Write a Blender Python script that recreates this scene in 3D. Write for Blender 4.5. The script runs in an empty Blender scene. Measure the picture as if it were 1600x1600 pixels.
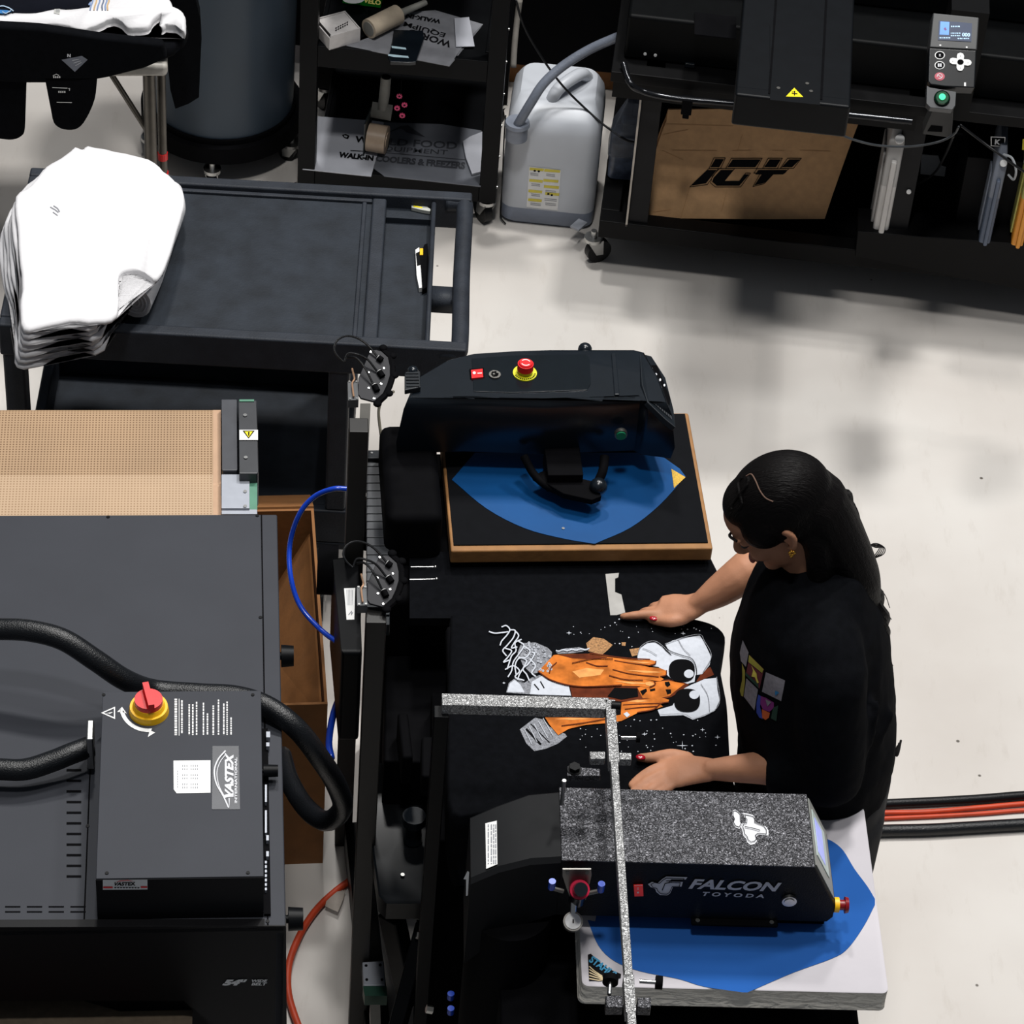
import bpy, bmesh, math, random
from mathutils import Vector as V, Matrix
from math import sin, cos, pi, radians as rad
random.seed(7)
S = bpy.context.scene
COL = S.collection
# ------------------------------------------------------------------ camera
FPX, CH, PIT, ROL = 4720.0, 5.0, rad(43.6), rad(5.0)
_R0, _U0, CF = V((1, 0, 0)), V((0, sin(PIT), cos(PIT))), V((0, cos(PIT), -sin(PIT)))
CR = _R0*cos(ROL) + _U0*sin(ROL)
CU = _U0*cos(ROL) - _R0*sin(ROL)
CP = V((0, 0, CH))
cam = bpy.data.objects.new('camera', bpy.data.cameras.new('camera')); COL.objects.link(cam)
cam.data.sensor_width = 36; cam.data.lens = 36*FPX/1600; cam.data.clip_end = 60
cam.matrix_world = Matrix(((CR.x, CU.x, -CF.x, 0), (CR.y, CU.y, -CF.y, 0), (CR.z, CU.z, -CF.z, CH), (0, 0, 0, 1)))
S.camera = cam
# ------------------------------------------------------------------ light
w = bpy.data.worlds.new('hall'); S.world = w; w.use_nodes = True
w.node_tree.nodes['Background'].inputs[0].default_value = (.80, .88, 1, 1)
w.node_tree.nodes['Background'].inputs[1].default_value = .22
def area(name, loc, size, power, tgt, col=(1, .985, .96)):
    l = bpy.data.lights.new(name, 'AREA'); l.shape = 'RECTANGLE'; l.size, l.size_y = size; l.energy = power; l.color = col
    o = bpy.data.objects.new(name, l); o.location = loc
    o.rotation_euler = (V(tgt)-V(loc)).to_track_quat('-Z', 'Y').to_euler(); COL.objects.link(o)
area('ceiling_light', (1.3, 7.3, 8.6), (.6, .6), 600, (.8, 4.6, .5))
area('ceiling_light', (-1.0, 7.6, 8.6), (.55, .55), 420, (0, 4.6, .5))
area('ceiling_light', (4.2, 6.2, 8.4), (.8, .8), 260, (.9, 4.6, .3))
area('ceiling_light', (.9, 4.7, 8.6), (.8, .8), 320, (.9, 4.8, 0))
area('ceiling_light', (-.3, 2.4, 8.6), (.6, .6), 330, (.5, 5.6, 0))
S.view_settings.view_transform = 'Standard'; S.view_settings.look = 'None'; S.view_settings.gamma = 1
S.view_settings.exposure = -0.72
S.view_settings.use_curve_mapping = False
# ------------------------------------------------------------------ helpers
def ray(px, py): return CF*FPX + CR*(px-800) - CU*(py-800)
def P(px, py, z):
    d = ray(px, py); return CP + d*((z-CH)/d.z)
class Fr:
    """a thing's own upright frame: base point and heading"""
    def __init__(s, x, y, z=0, deg=0):
        s.o = V((x, y, z)); s.a = rad(deg); s.m = Matrix.Rotation(s.a, 3, 'Z'); s.i = s.m.transposed()
    def L(s, p): return s.i @ (V(p)-s.o)
    def Wd(s, p): return s.m @ V(p) + s.o
    def pl(s, pt, n):
        c, d0, nn = s.L(CP), s.i, V(n)
        def f(px, py):
            d = s.i @ ray(px, py); return c + d*((V(pt)-c).dot(nn)/d.dot(nn))
        f.n = nn.normalized(); return f
    def Z(s, z): return s.pl((0, 0, z-s.o.z), (0, 0, 1))
    def Y(s, y): return s.pl((0, y, 0), (0, -1, 0))
    def X(s, x): return s.pl((x, 0, 0), (1, 0, 0))
def Zm(x0, y0, s): return lambda u, v: (x0+u/s, y0+v/s)
def zp(f, pts): return [f(*p) for p in pts]
def lin(c): return tuple(((x/255)/12.92 if x/255 <= .04045 else ((x/255+.055)/1.055)**2.4) for x in c)
MATS = {}
def M(name, rgb, rough=.6, metal=0, var=.12, vs=30, bump=0, bs=200, spec=.5, emit=0, alpha=1, trans=0, coat=0):
    if name in MATS: return MATS[name]
    m = bpy.data.materials.new(name); m.use_nodes = True; n = m.node_tree; b = n.nodes['Principled BSDF']
    c = lin(rgb)
    tc = n.nodes.new('ShaderNodeTexCoord'); no = n.nodes.new('ShaderNodeTexNoise'); no.inputs['Scale'].default_value = vs; no.inputs['Detail'].default_value = 4
    n.links.new(tc.outputs['Object'], no.inputs['Vector'])
    r = n.nodes.new('ShaderNodeValToRGB'); r.color_ramp.elements[0].position = .3; r.color_ramp.elements[1].position = .7
    r.color_ramp.elements[0].color = (*[x*(1-var) for x in c], 1); r.color_ramp.elements[1].color = (*[min(1, x*(1+var)) for x in c], 1)
    n.links.new(no.outputs['Fac'], r.inputs['Fac']); n.links.new(r.outputs['Color'], b.inputs['Base Color'])
    b.inputs['Roughness'].default_value = rough; b.inputs['Metallic'].default_value = metal
    b.inputs['Specular IOR Level'].default_value = spec; b.inputs['Alpha'].default_value = alpha
    b.inputs['Transmission Weight'].default_value = trans; b.inputs['Coat Weight'].default_value = coat
    if emit:
        n.links.new(r.outputs['Color'], b.inputs['Emission Color']); b.inputs['Emission Strength'].default_value = emit
    if bump:
        n2 = n.nodes.new('ShaderNodeTexNoise'); n2.inputs['Scale'].default_value = bs; n2.inputs['Detail'].default_value = 3
        bp = n.nodes.new('ShaderNodeBump'); bp.inputs['Strength'].default_value = bump; bp.inputs['Distance'].default_value = .002
        n.links.new(tc.outputs['Object'], n2.inputs['Vector']); n.links.new(n2.outputs['Fac'], bp.inputs['Height']); n.links.new(bp.outputs['Normal'], b.inputs['Normal'])
    MATS[name] = m; return m
def setlab(o, label=None, cat=None, group=None, kind=None):
    for k, v in (('label', label), ('category', cat), ('group', group), ('kind', kind)):
        if v: o[k] = v
    return o
def thing(name, fr, label, cat, group=None, kind=None):
    o = bpy.data.objects.new(name, None); o.empty_display_size = .05; COL.objects.link(o)
    o.location = fr.o; o.rotation_euler = (0, 0, fr.a); return setlab(o, label, cat, group, kind)
def obj(name, bm, mats, parent=None, fr=None, smooth=False, bevel=0, seg=2, label=None, **kw):
    me = bpy.data.meshes.new(name); bmesh.ops.recalc_face_normals(bm, faces=bm.faces[:]) if not kw.pop('keepn', False) else None
    bm.to_mesh(me); bm.free()
    for m in (mats if isinstance(mats, (list, tuple)) else [mats]): me.materials.append(m)
    o = bpy.data.objects.new(name, me); COL.objects.link(o)
    if parent: o.parent = parent
    if fr: o.location = fr.o; o.rotation_euler = (0, 0, fr.a)
    if smooth:
        for p in me.polygons: p.use_smooth = True
        if smooth != 2:
            md = o.modifiers.new('e', 'EDGE_SPLIT'); md.split_angle = rad(40)
    if bevel:
        md = o.modifiers.new('b', 'BEVEL'); md.width = bevel; md.segments = seg; md.limit_method = 'ANGLE'; md.angle_limit = rad(35)
        if not smooth:
            for p in me.polygons: p.use_smooth = True
            md.harden_normals = True
    if label: o['label'] = label
    return setlab(o, None, kw.get('cat'), kw.get('group'), kw.get('kind'))
def B(): return bmesh.new()
def bx(bm, x0, x1, y0, y1, z0, z1, mi=0, rot=None, c=None):
    r = bmesh.ops.create_cube(bm, size=1)['verts']
    ce = V(((x0+x1)/2, (y0+y1)/2, (z0+z1)/2))
    for v in r:
        v.co = V((v.co.x*(x1-x0), v.co.y*(y1-y0), v.co.z*(z1-z0))) + ce
        if rot: v.co = rot @ (v.co-(c or ce)) + (c or ce)
    for f in {f for v in r for f in v.link_faces}: f.material_index = mi
    return bm
def pr(bm, pts, ext, mi=0, mi_side=None):
    """closed prism from an outline of points and one extrusion vector"""
    a = [bm.verts.new(p) for p in pts]; b = [bm.verts.new(V(p)+V(ext)) for p in pts]; n = len(a)
    f1 = bm.faces.new(a); f2 = bm.faces.new(b[::-1]); f1.material_index = f2.material_index = mi
    for i in range(n):
        f = bm.faces.new((a[i], b[i], b[(i+1) % n], a[(i+1) % n])); f.material_index = mi if mi_side is None else mi_side
    bmesh.ops.triangulate(bm, faces=[f1, f2], ngon_method='EAR_CLIP'); return bm
def cyl(bm, p0, p1, r0, r1=None, n=20, mi=0):
    p0, p1 = V(p0), V(p1); r1 = r0 if r1 is None else r1; d = (p1-p0); q = d.to_track_quat('Z', 'Y')
    r = bmesh.ops.create_cone(bm, cap_ends=True, segments=n, radius1=r0, radius2=r1, depth=d.length)['verts']
    for v in r: v.co = q @ v.co + (p0+p1)/2
    for f in {f for v in r for f in v.link_faces}: f.material_index = mi
    return bm
def ball(bm, c, r, sc=(1, 1, 1), n=16, mi=0):
    vs = bmesh.ops.create_uvsphere(bm, u_segments=n, v_segments=max(6, n*3//4), radius=r)['verts']
    for v in vs: v.co = V((v.co.x*sc[0], v.co.y*sc[1], v.co.z*sc[2])) + V(c)
    for f in {f for v in vs for f in v.link_faces}: f.material_index = mi
    return bm
def cr(pts, k=8):
    pts = [V(p) for p in pts]; q = [pts[0]*2-pts[1]] + pts + [pts[-1]*2-pts[-2]]; out = []
    for i in range(1, len(q)-2):
        for j in range(k):
            t = j/k; a, b, c, d = q[i-1:i+3]
            out.append(.5*((2*b)+(c-a)*t+(2*a-5*b+4*c-d)*t*t+(3*b-a-3*c+d)*t**3))
    out.append(pts[-1]); return out
def loft(bm, path, rads, n=16, mi=0, up=(0, 0, 1), caps=True):
    """rings along a path; rads = r or (ru, rv) each"""
    path = [V(p) for p in path]; rings = []; up = V(up); prev = None
    for i, p in enumerate(path):
        t = (path[min(i+1, len(path)-1)]-path[max(i-1, 0)]).normalized()
        u = (prev if prev is not None else up); u = u - t*u.dot(t)
        if u.length < 1e-4: u = V((1, 0, 0)) - t*t.x
        u.normalize(); v = t.cross(u); prev = u
        r = rads[i] if isinstance(rads, (list, tuple)) else rads
        ru, rv = r if isinstance(r, (list, tuple)) else (r, r)
        rings.append([bm.verts.new(p + u*ru*cos(a) + v*rv*sin(a)) for a in [2*pi*k/n for k in range(n)]])
    for a, b in zip(rings, rings[1:]):
        for k in range(n):
            f = bm.faces.new((a[k], a[(k+1) % n], b[(k+1) % n], b[k])); f.material_index = mi
    if caps:
        for rg in (rings[0][::-1], rings[-1]): bm.faces.new(rg).material_index = mi
    return bm
def tube(bm, pts, r, k=8, n=12, mi=0): return loft(bm, cr(pts, k), r, n, mi)
def interp(vals, n):
    out = []
    m = len(vals)-1
    for i in range(n):
        t = i/(n-1)*m; j = min(int(t), m-1); f = t-j; a, b = vals[j], vals[j+1]
        out.append(tuple(x*(1-f)+y*f for x, y in zip(a, b)) if isinstance(a, tuple) else a*(1-f)+b*f)
    return out
def decal(bm, polys, f, mi=0, off=.0008):
    """flat printed shapes lying on a surface f"""
    for i, p in enumerate(polys):
        vs = [bm.verts.new(f(*q)+f.n*(off+i*.00006)) for q in p]
        try: fa = bm.faces.new(vs)
        except Exception: continue
        fa.normal_update()
        if fa.normal.dot(f.n) < 0: fa.normal_flip()
        fa.material_index = mi
        if len(vs) > 4: bmesh.ops.triangulate(bm, faces=[fa], ngon_method='EAR_CLIP')
    return bm
def txt(bm, s, quad, f, mi=0, off=.001, bold=.02, shear=0):
    """letters fitted between four corners: bottom-left, bottom-right, top-right, top-left"""
    cu = bpy.data.curves.new('t', 'FONT'); cu.body = s; cu.size = 1; cu.offset = bold; cu.shear = shear; cu.resolution_u = 3
    o = bpy.data.objects.new('t', cu); COL.objects.link(o); dg = bpy.context.evaluated_depsgraph_get(); dg.update()
    me = bpy.data.meshes.new_from_object(o.evaluated_get(dg)); bpy.data.objects.remove(o)
    if not me.vertices: return
    xs = [v.co.x for v in me.vertices]; ys = [v.co.y for v in me.vertices]
    x0, x1, y0, y1 = min(xs), max(xs), min(ys), max(ys); q = [V((*c, 0)) for c in quad]; vs = []
    for v in me.vertices:
        a = (v.co.x-x0)/max(x1-x0, 1e-6); b = (v.co.y-y0)/max(y1-y0, 1e-6)
        p = (q[0]*(1-a)+q[1]*a)*(1-b) + (q[3]*(1-a)+q[2]*a)*b; vs.append(bm.verts.new(f(p.x, p.y)+f.n*off))
    for pl in me.polygons:
        try: fa = bm.faces.new([vs[i] for i in pl.vertices])
        except Exception: continue
        fa.normal_update(); fa.material_index = mi
        if fa.normal.dot(f.n) < 0: fa.normal_flip()
    bpy.data.meshes.remove(me); return bm
def el(cx, cy, rx, ry=None, n=20, a0=0, a1=360): 
    ry = ry or rx; return [(cx+rx*cos(rad(a0+(a1-a0)*i/n)), cy+ry*sin(rad(a0+(a1-a0)*i/n))) for i in range(n if a1-a0 == 360 else n+1)]
def stroke(pts, wd):
    """polyline as thin quads"""
    out = []
    for (x0, y0), (x1, y1) in zip(pts, pts[1:]):
        dx, dy = x1-x0, y1-y0; l = math.hypot(dx, dy) or 1; nx, ny = -dy/l*wd/2, dx/l*wd/2; ex, ey = dx/l*wd*.3, dy/l*wd*.3
        out.append([(x0+nx-ex, y0+ny-ey), (x1+nx+ex, y1+ny+ey), (x1-nx+ex, y1-ny+ey), (x0-nx-ex, y0-ny-ey)])
    return out
def cp2(pts, k=5): return [(p.x, p.y) for p in cr([(x, y, 0) for x, y in pts], k)]
# ------------------------------------------------------------------ materials
black = M('black_paint', (11, 12, 14), .42, var=.15, vs=14, spec=.1)
blackm = M('matte_black', (5, 5, 7), .8, var=.2, spec=.06)
gloss = M('gloss_black_plastic', (13, 19, 25), .24, var=.1, spec=.5, bump=.05, bs=300)
satin = M('satin_black_plastic', (18, 23, 28), .4, var=.1, spec=.3, bump=.1, bs=500)
dgrey = M('charcoal_powder_coat', (50, 52, 58), .6, var=.05, vs=9, bump=.05, bs=400, spec=.2)
polyc = M('moulded_black_polymer', (36, 40, 47), .6, var=.22, vs=22, bump=.35, bs=260, spec=.25)
tray = M('scuffed_black_tray', (30, 35, 42), .55, var=.35, vs=16, bump=.15, bs=180, spec=.25)
rubber = M('black_rubber', (14, 15, 17), .4, var=.15, bump=.3, bs=330, spec=.25)
chrome = M('bright_steel', (190, 190, 188), .28, 1, var=.08)
steel = M('dull_steel', (120, 118, 114), .4, .9, var=.1)
lgrey = M('light_grey_plate', (150, 154, 163), .45, .2, var=.06)
white = M('white_plastic', (215, 215, 214), .5, var=.04)
ink = M('white_ink', (205, 206, 210), .7, var=.05)
gink = M('grey_ink', (128, 130, 136), .7, var=.05)
dink = M('dark_ink', (14, 14, 17), .8, var=.05, spec=.08)
red = M('red_plastic', (205, 22, 26), .35, var=.08)
dred = M('dark_red_plastic', (120, 12, 18), .35, var=.08)
yel = M('yellow_plastic', (235, 180, 10), .45, var=.06)
wyel = M('warning_yellow', (235, 215, 10), .5, var=.05)
green = M('green_plastic', (10, 105, 70), .35, var=.08)
kraft = M('kraft_card', (196, 154, 110), .75, var=.1, vs=40, bump=.25, bs=120)
kraftd = M('brown_corrugated_card', (126, 82, 40), .8, var=.14, vs=18, bump=.2, bs=90)
clothk = M('black_cotton', (10, 11, 14), .95, var=.2, vs=60, bump=.3, bs=900, spec=.05)
clothw = M('white_cotton', (212, 211, 213), .95, var=.02, vs=14, bump=.5, bs=60, spec=.1)
blue = M('blue_vinyl', (22, 82, 150), .4, var=.1, vs=7, bump=.06, bs=12)
skin = M('skin', (172, 122, 94), .55, var=.08, vs=25, bump=.12, bs=350, spec=.25)
hairm = M('black_hair', (10, 9, 10), .42, var=.4, vs=90, bump=.5, bs=240)
def hammered(name, c, sc, metal=.5, rough=.38, strength=1.0, d=.0022):
    m = bpy.data.materials.new(name); m.use_nodes = True; n = m.node_tree; b = n.nodes['Principled BSDF']
    tc = n.nodes.new('ShaderNodeTexCoord'); no = n.nodes.new('ShaderNodeTexNoise'); no.inputs['Scale'].default_value = sc; no.inputs['Detail'].default_value = 2; no.inputs['Distortion'].default_value = 1.2
    r = n.nodes.new('ShaderNodeValToRGB'); r.color_ramp.elements[0].position = .42; r.color_ramp.elements[1].position = .6
    r.color_ramp.elements[0].color = (*[x*.25 for x in c], 1); r.color_ramp.elements[1].color = (*c, 1)
    bp = n.nodes.new('ShaderNodeBump'); bp.inputs['Strength'].default_value = strength; bp.inputs['Distance'].default_value = d
    for a, z in ((tc.outputs['Object'], no.inputs['Vector']), (no.outputs['Fac'], r.inputs['Fac']), (r.outputs['Color'], b.inputs['Base Color']), (no.outputs['Fac'], bp.inputs['Height']), (bp.outputs['Normal'], b.inputs['Normal'])): n.links.new(a, z)
    b.inputs['Metallic'].default_value = metal; b.inputs['Roughness'].default_value = rough; return m
ham = hammered('hammered_black_finish', (.11, .11, .12), 240, .85, .36, 1.0, .0026)
hamg = hammered('hammered_silver_finish', (.5, .5, .5), 330, .55, .35)
def node_mat(name):
    m = bpy.data.materials.new(name); m.use_nodes = True; return m, m.node_tree, m.node_tree.nodes['Principled BSDF']
# ------------------------------------------------------------------ setting: floor
m, n, b = node_mat('painted_concrete'); N = n.nodes.new; Lk = n.links.new
tc = N('ShaderNodeTexCoord'); a1 = N('ShaderNodeTexNoise'); a1.inputs['Scale'].default_value = 1.6; a1.inputs['Detail'].default_value = 6
Lk(tc.outputs['Object'], a1.inputs['Vector'])
r1 = N('ShaderNodeValToRGB'); r1.color_ramp.elements[0].position = .3; r1.color_ramp.elements[1].position = .65
r1.color_ramp.elements[0].color = (*lin((186, 180, 174)), 1); r1.color_ramp.elements[1].color = (*lin((201, 197, 192)), 1); Lk(a1.outputs['Fac'], r1.inputs['Fac'])
mp = N('ShaderNodeMapping'); mp.inputs['Scale'].default_value = (9, 2.5, 1); mp.inputs['Rotation'].default_value = (0, 0, .9); Lk(tc.outputs['Object'], mp.inputs['Vector'])
a2 = N('ShaderNodeTexNoise'); a2.inputs['Scale'].default_value = 2.2; a2.inputs['Detail'].default_value = 8; a2.inputs['Roughness'].default_value = .7; Lk(mp.outputs['Vector'], a2.inputs['Vector'])
r2 = N('ShaderNodeValToRGB'); r2.color_ramp.elements[0].position = .56; r2.color_ramp.elements[1].position = .78
r2.color_ramp.elements[0].color = (0, 0, 0, 1); r2.color_ramp.elements[1].color = (.3, .3, .3, 1); Lk(a2.outputs['Fac'], r2.inputs['Fac'])
mx = N('ShaderNodeMixRGB'); mx.inputs[2].default_value = (*lin((150, 140, 128)), 1); Lk(r2.outputs['Color'], mx.inputs[0]); Lk(r1.outputs['Color'], mx.inputs[1])
vo = N('ShaderNodeTexVoronoi'); vo.inputs['Scale'].default_value = 7; vo.inputs['Randomness'].default_value = 1; Lk(tc.outputs['Object'], vo.inputs['Vector'])
r3 = N('ShaderNodeValToRGB'); r3.color_ramp.elements[0].position = .022; r3.color_ramp.elements[1].position = .035
r3.color_ramp.elements[0].color = (1, 1, 1, 1); r3.color_ramp.elements[1].color = (0, 0, 0, 1); Lk(vo.outputs['Distance'], r3.inputs['Fac'])
mx2 = N('ShaderNodeMixRGB'); mx2.inputs[2].default_value = (*lin((90, 84, 78)), 1); Lk(r3.outputs['Color'], mx2.inputs[0]); Lk(mx.outputs[0], mx2.inputs[1])
Lk(mx2.outputs[0], b.inputs['Base Color']); b.inputs['Roughness'].default_value = .42; b.inputs['Specular IOR Level'].default_value = .35
bm = B(); bx(bm, -3.2, 3.4, 2.4, 9.5, -.06, 0); fl = obj('floor', bm, m, kind='structure')
wl = M('dark_back_wall', (20, 20, 22), .8)
bm = B(); bx(bm, -3.2, 3.4, 9.4, 9.5, 0, 1.5); obj('wall_back', bm, wl, kind='structure')
def stack(bm, rings, mi=0, caps=True):
    """closed skin over rings with equal point counts"""
    rs = [[bm.verts.new(p) for p in r] for r in rings]; n = len(rs[0])
    for a, b_ in zip(rs, rs[1:]):
        for k in range(n):
            bm.faces.new((a[k], a[(k+1) % n], b_[(k+1) % n], b_[k])).material_index = mi
    if caps:
        fs = [bm.faces.new(rs[0][::-1]), bm.faces.new(rs[-1])]
        for f in fs: f.material_index = mi
        bmesh.ops.triangulate(bm, faces=fs, ngon_method='EAR_CLIP')
    return bm
def rings_px(fr, px, zs, shrink=None):
    return [[fr.Z(z)(*q) for q in p] for p, z in zip(px, zs)]
def caster(parent, c, r=.028, ang=0, name='caster', mount=.03):
    """swivel caster under a thing: fork, tyre; c = floor point in the thing's frame"""
    c = V(c); d = V((cos(ang), sin(ang), 0)); s = V((-sin(ang), cos(ang), 0))
    bm = B(); wc = c + V((0, 0, r)) - d*r*.5
    for k in (-1, 1):
        o = s*k*.014
        pr(bm, [wc+o-d*.008+V((0, 0, -.006)), wc+o+d*.012+V((0, 0, -.004)), c+o+d*.02+V((0, 0, r*2+.006)), c+o-d*.022+V((0, 0, r*2+.006))], s*k*.003)
    cyl(bm, c+V((0, 0, r*2+.004)), c+V((0, 0, r*2+.014)), .024); cyl(bm, c+V((0, 0, r*2+.014)), c+V((0, 0, r*2+.014+mount)), .008)
    k = obj(name, bm, chrome, parent, smooth=True)
    bm = B(); cyl(bm, wc-s*.011, wc+s*.011, r, n=28); obj('wheel', bm, rubber, k, smooth=True, bevel=.004, label='black rubber wheel')
    return k
def screws(parent, name, pts, nrm, r=.003, m=None):
    for p in pts:
        bm = B(); cyl(bm, p, V(p)+V(nrm)*.0015, r, n=10); obj(name, bm, m or steel, parent)
# ================================================================== conveyor dryer
D = Fr(-.30, 2.997, 0, 7.5)
dry = thing('conveyor_dryer', D, 'large charcoal conveyor dryer with tan mesh belt and control box on top', 'dryer')
t = D.Z(1.2); fy = D.Y(0)
zf = fy(200, 1564).z
shaded_front = M('shaded_charcoal_coat', (8, 8, 11), .5, var=.1, spec=.15)  # charcoal coat darkened to near black: shade of the front faces as colour
bm = B(); bx(bm, -1.35, 0, 0, .942, 1.185, 1.2); bx(bm, -1.35, 0, .925, .942, .82, 1.185); bx(bm, -.018, 0, 0, .942, .6, 1.185); bx(bm, -1.35, -1.33, 0, .942, .6, 1.185)
obj('hood', bm, dgrey, dry, bevel=.003)
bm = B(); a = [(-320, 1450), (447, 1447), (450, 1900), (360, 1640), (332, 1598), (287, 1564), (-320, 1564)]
pr(bm, [fy(*p) for p in a], (0, .015, 0)); fp = obj('front_panel', bm, shaded_front, dry)
q = lambda u, v: (120+u/4, 1200+v/4)
bm = B(); g = D.Y(0)
txt(bm, '54"', [q(908, 1357), q(1062, 1357), q(1066, 1318), q(914, 1318)], g, bold=.07, shear=.3)
txt(bm, 'WIDE', [q(1092, 1336), q(1190, 1336), q(1192, 1319), q(1094, 1319)], g, bold=.04, shear=.2)
txt(bm, 'BELT', [q(1090, 1356), q(1188, 1356), q(1190, 1339), q(1092, 1339)], g, bold=.04, shear=.2)
obj('lettering', bm, white, fp)
# seams, louvres and edge strip on the lid
x1 = t(137, 1300).x; x2 = t(410, 900).x
for xx, ye in ((x1, .36), (x2, .94)):
    bm = B(); bx(bm, xx-.0012, xx+.0012, .002, ye, 1.2, 1.2012); obj('seam', bm, blackm, dry)
for i in range(11):
    v = 1202+i*16.6
    bm = B(); decal(bm, [[(104, v), (127, v), (127, v+3.4), (104, v+3.4)]], t); obj('louvre', bm, blackm, dry)
for u in (8, 42, 76, 110):
    for v in (1416, 1424): bm = B(); decal(bm, [[(u, v), (u+24, v), (u+24, v+2), (u, v+2)]], t); obj('louvre', bm, blackm, dry)
screws(dry, 'screw', [t(137, 1291), t(130, 1442), t(148, 1442), t(418, 1440), t(169, 808), t(402, 806), t(407, 965), t(417, 1200)], (0, 0, 1), .0032, black)
# base cabinet and bed under the hood
bm = B(); bx(bm, -1.3, -.05, .04, .90, .28, .9); obj('base_cabinet', bm, shaded_front, dry, bevel=.004)
for X in (-1.25, -.1):
    for Y in (.1, .84):
        bm = B(); bx(bm, X-.025, X+.025, Y-.025, Y+.025, .02, .28); bx(bm, X-.04, X+.04, Y-.04, Y+.04, 0, .02); obj('leg', bm, black, dry)
# mesh belt
mb, n, b = node_mat('tan_open_mesh_belt'); tc = n.nodes.new('ShaderNodeTexCoord')
mm = n.nodes.new('ShaderNodeMath'); mm.operation = 'MAXIMUM'
for dr in ('X', 'Y'):
    wv = n.nodes.new('ShaderNodeTexWave'); wv.bands_direction = dr; wv.inputs['Scale'].default_value = 52 if dr == 'X' else 45; wv.inputs['Distortion'].default_value = .25
    n.links.new(tc.outputs['Object'], wv.inputs['Vector']); n.links.new(wv.outputs['Fac'], mm.inputs[0 if dr == 'X' else 1])
r_ = n.nodes.new('ShaderNodeValToRGB'); r_.color_ramp.elements[0].position = .28; r_.color_ramp.elements[1].position = .62
r_.color_ramp.elements[0].color = (*lin((104, 74, 44)), 1); r_.color_ramp.elements[1].color = (*lin((172, 142, 110)), 1)
n.links.new(mm.outputs[0], r_.inputs['Fac']); b.inputs['Roughness'].default_value = .7
no = n.nodes.new('ShaderNodeTexNoise'); no.inputs['Scale'].default_value = 6; mxx = n.nodes.new('ShaderNodeMixRGB'); mxx.blend_type = 'MULTIPLY'; mxx.inputs[0].default_value = .3
n.links.new(tc.outputs['Object'], no.inputs['Vector']); n.links.new(r_.outputs['Color'], mxx.inputs[1]); n.links.new(no.outputs['Fac'], mxx.inputs[2]); n.links.new(mxx.outputs[0], b.inputs['Base Color'])
mb2 = mb.copy(); mb2.name = 'tan_close_mesh_belt'
for e, c in zip([x for x in mb2.node_tree.nodes if x.type == 'VALTORGB'][0].color_ramp.elements, ((150, 120, 90), (188, 160, 130))): e.color = (*lin(c), 1)
edge = M('belt_edge_band', (184, 150, 122), .7, var=.05)
b1 = D.Z(1.0); xr = b1(345, 700).x; xe = b1(333, 700).x; yb = b1(200, 646).y; ym = b1(200, 742).y
bm = B()
for y0, y1, mi in ((ym, yb, 0), (.9, ym, 1)):
    bx(bm, -1.33, xe, y0, y1, .992, 1.0, mi)
bx(bm, xe, xr, .9, yb, .992, 1.0005, 2)
cyl(bm, (-1.33, yb, .975), (xe, yb, .975), .025, n=24, mi=0); cyl(bm, (xe, yb, .975), (xr, yb, .975), .0253, n=24, mi=2)
bx(bm, -1.33, xr, .9, yb, .950, .956, 1)
obj('mesh_belt', bm, [mb, mb2, edge], dry)
bm = B(); bx(bm, -1.3, xr-.02, .85, yb-.03, .93, .947); obj('belt_bed', bm, black, dry)
# outfeed belt seen under the hood
bm = B(); bx(bm, -1.33, fy(300, 1564).x, -.16, .3, .985-.03, .985-.02); obj('outfeed_belt', bm, M('shaded_belt', (84, 74, 62), .8, var=.15, vs=60, spec=.1), dry)  # belt colour darkened to stand for the shade under the hood
bm = B(); bx(bm, -1.33, fy(228, 1585).x, -.06, -.045, .957, .975); obj('guard_bar', bm, dred, dry, label='dark red guard bar')
# side bracket of the infeed
bt = D.Z(1.02)
def pxbox(bm, fr, pts, z1, h, mi=0): return pr(bm, [fr.Z(z1)(*p) for p in pts], (0, 0, -h), mi)
bm = B(); pxbox(bm, D, [(346, 623), (370, 623), (371, 735), (347, 735)], 1.03, .06); obj('bearing_cover', bm, M('charcoal_cover', (52, 54, 60), .5), dry, bevel=.003)
bm = B(); pxbox(bm, D, [(373, 625), (401, 625), (404, 736), (402, 740), (374, 740)], 1.045, .09); sp = obj('side_plate', bm, M('charcoal_plate', (42, 44, 48), .45), dry, bevel=.003)
bm = B(); pxbox(bm, D, [(374, 624), (397, 624), (397, 627), (374, 627)], 1.047, .05); obj('green_edge', bm, M('green_coating', (70, 120, 98), .5), dry, label='green coated edge'); bm = B(); pxbox(bm, D, [(390, 742), (402, 737), (402, 796), (390, 796)], 1.02, .05); obj('green_edge', bm, M('green_coating', (70, 120, 98), .5), dry, label='green coated edge')
bm = B(); pxbox(bm, D, [(346, 741), (388, 741), (390, 746), (390, 794), (346, 794)], 1.025, .04); obj('light_plate', bm, lgrey, dry, bevel=.001, label='light grey plate'); bm = B(); pxbox(bm, D, [(346, 796), (402, 796), (402, 803), (346, 803)], 1.02, .04); obj('light_plate', bm, lgrey, dry, bevel=.001, label='light grey plate')
screws(dry, 'bolt', [D.Z(1.026)(*p) for p in ((383, 744), (383, 768), (383, 791))], (0, 0, 1), .0035, chrome)
screws(dry, 'bolt', [D.Z(1.046)(*p) for p in ((383, 649), (384, 715))], (0, 0, 1), .004, chrome)
bm = B(); z_ = D.Z(1.046)
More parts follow.
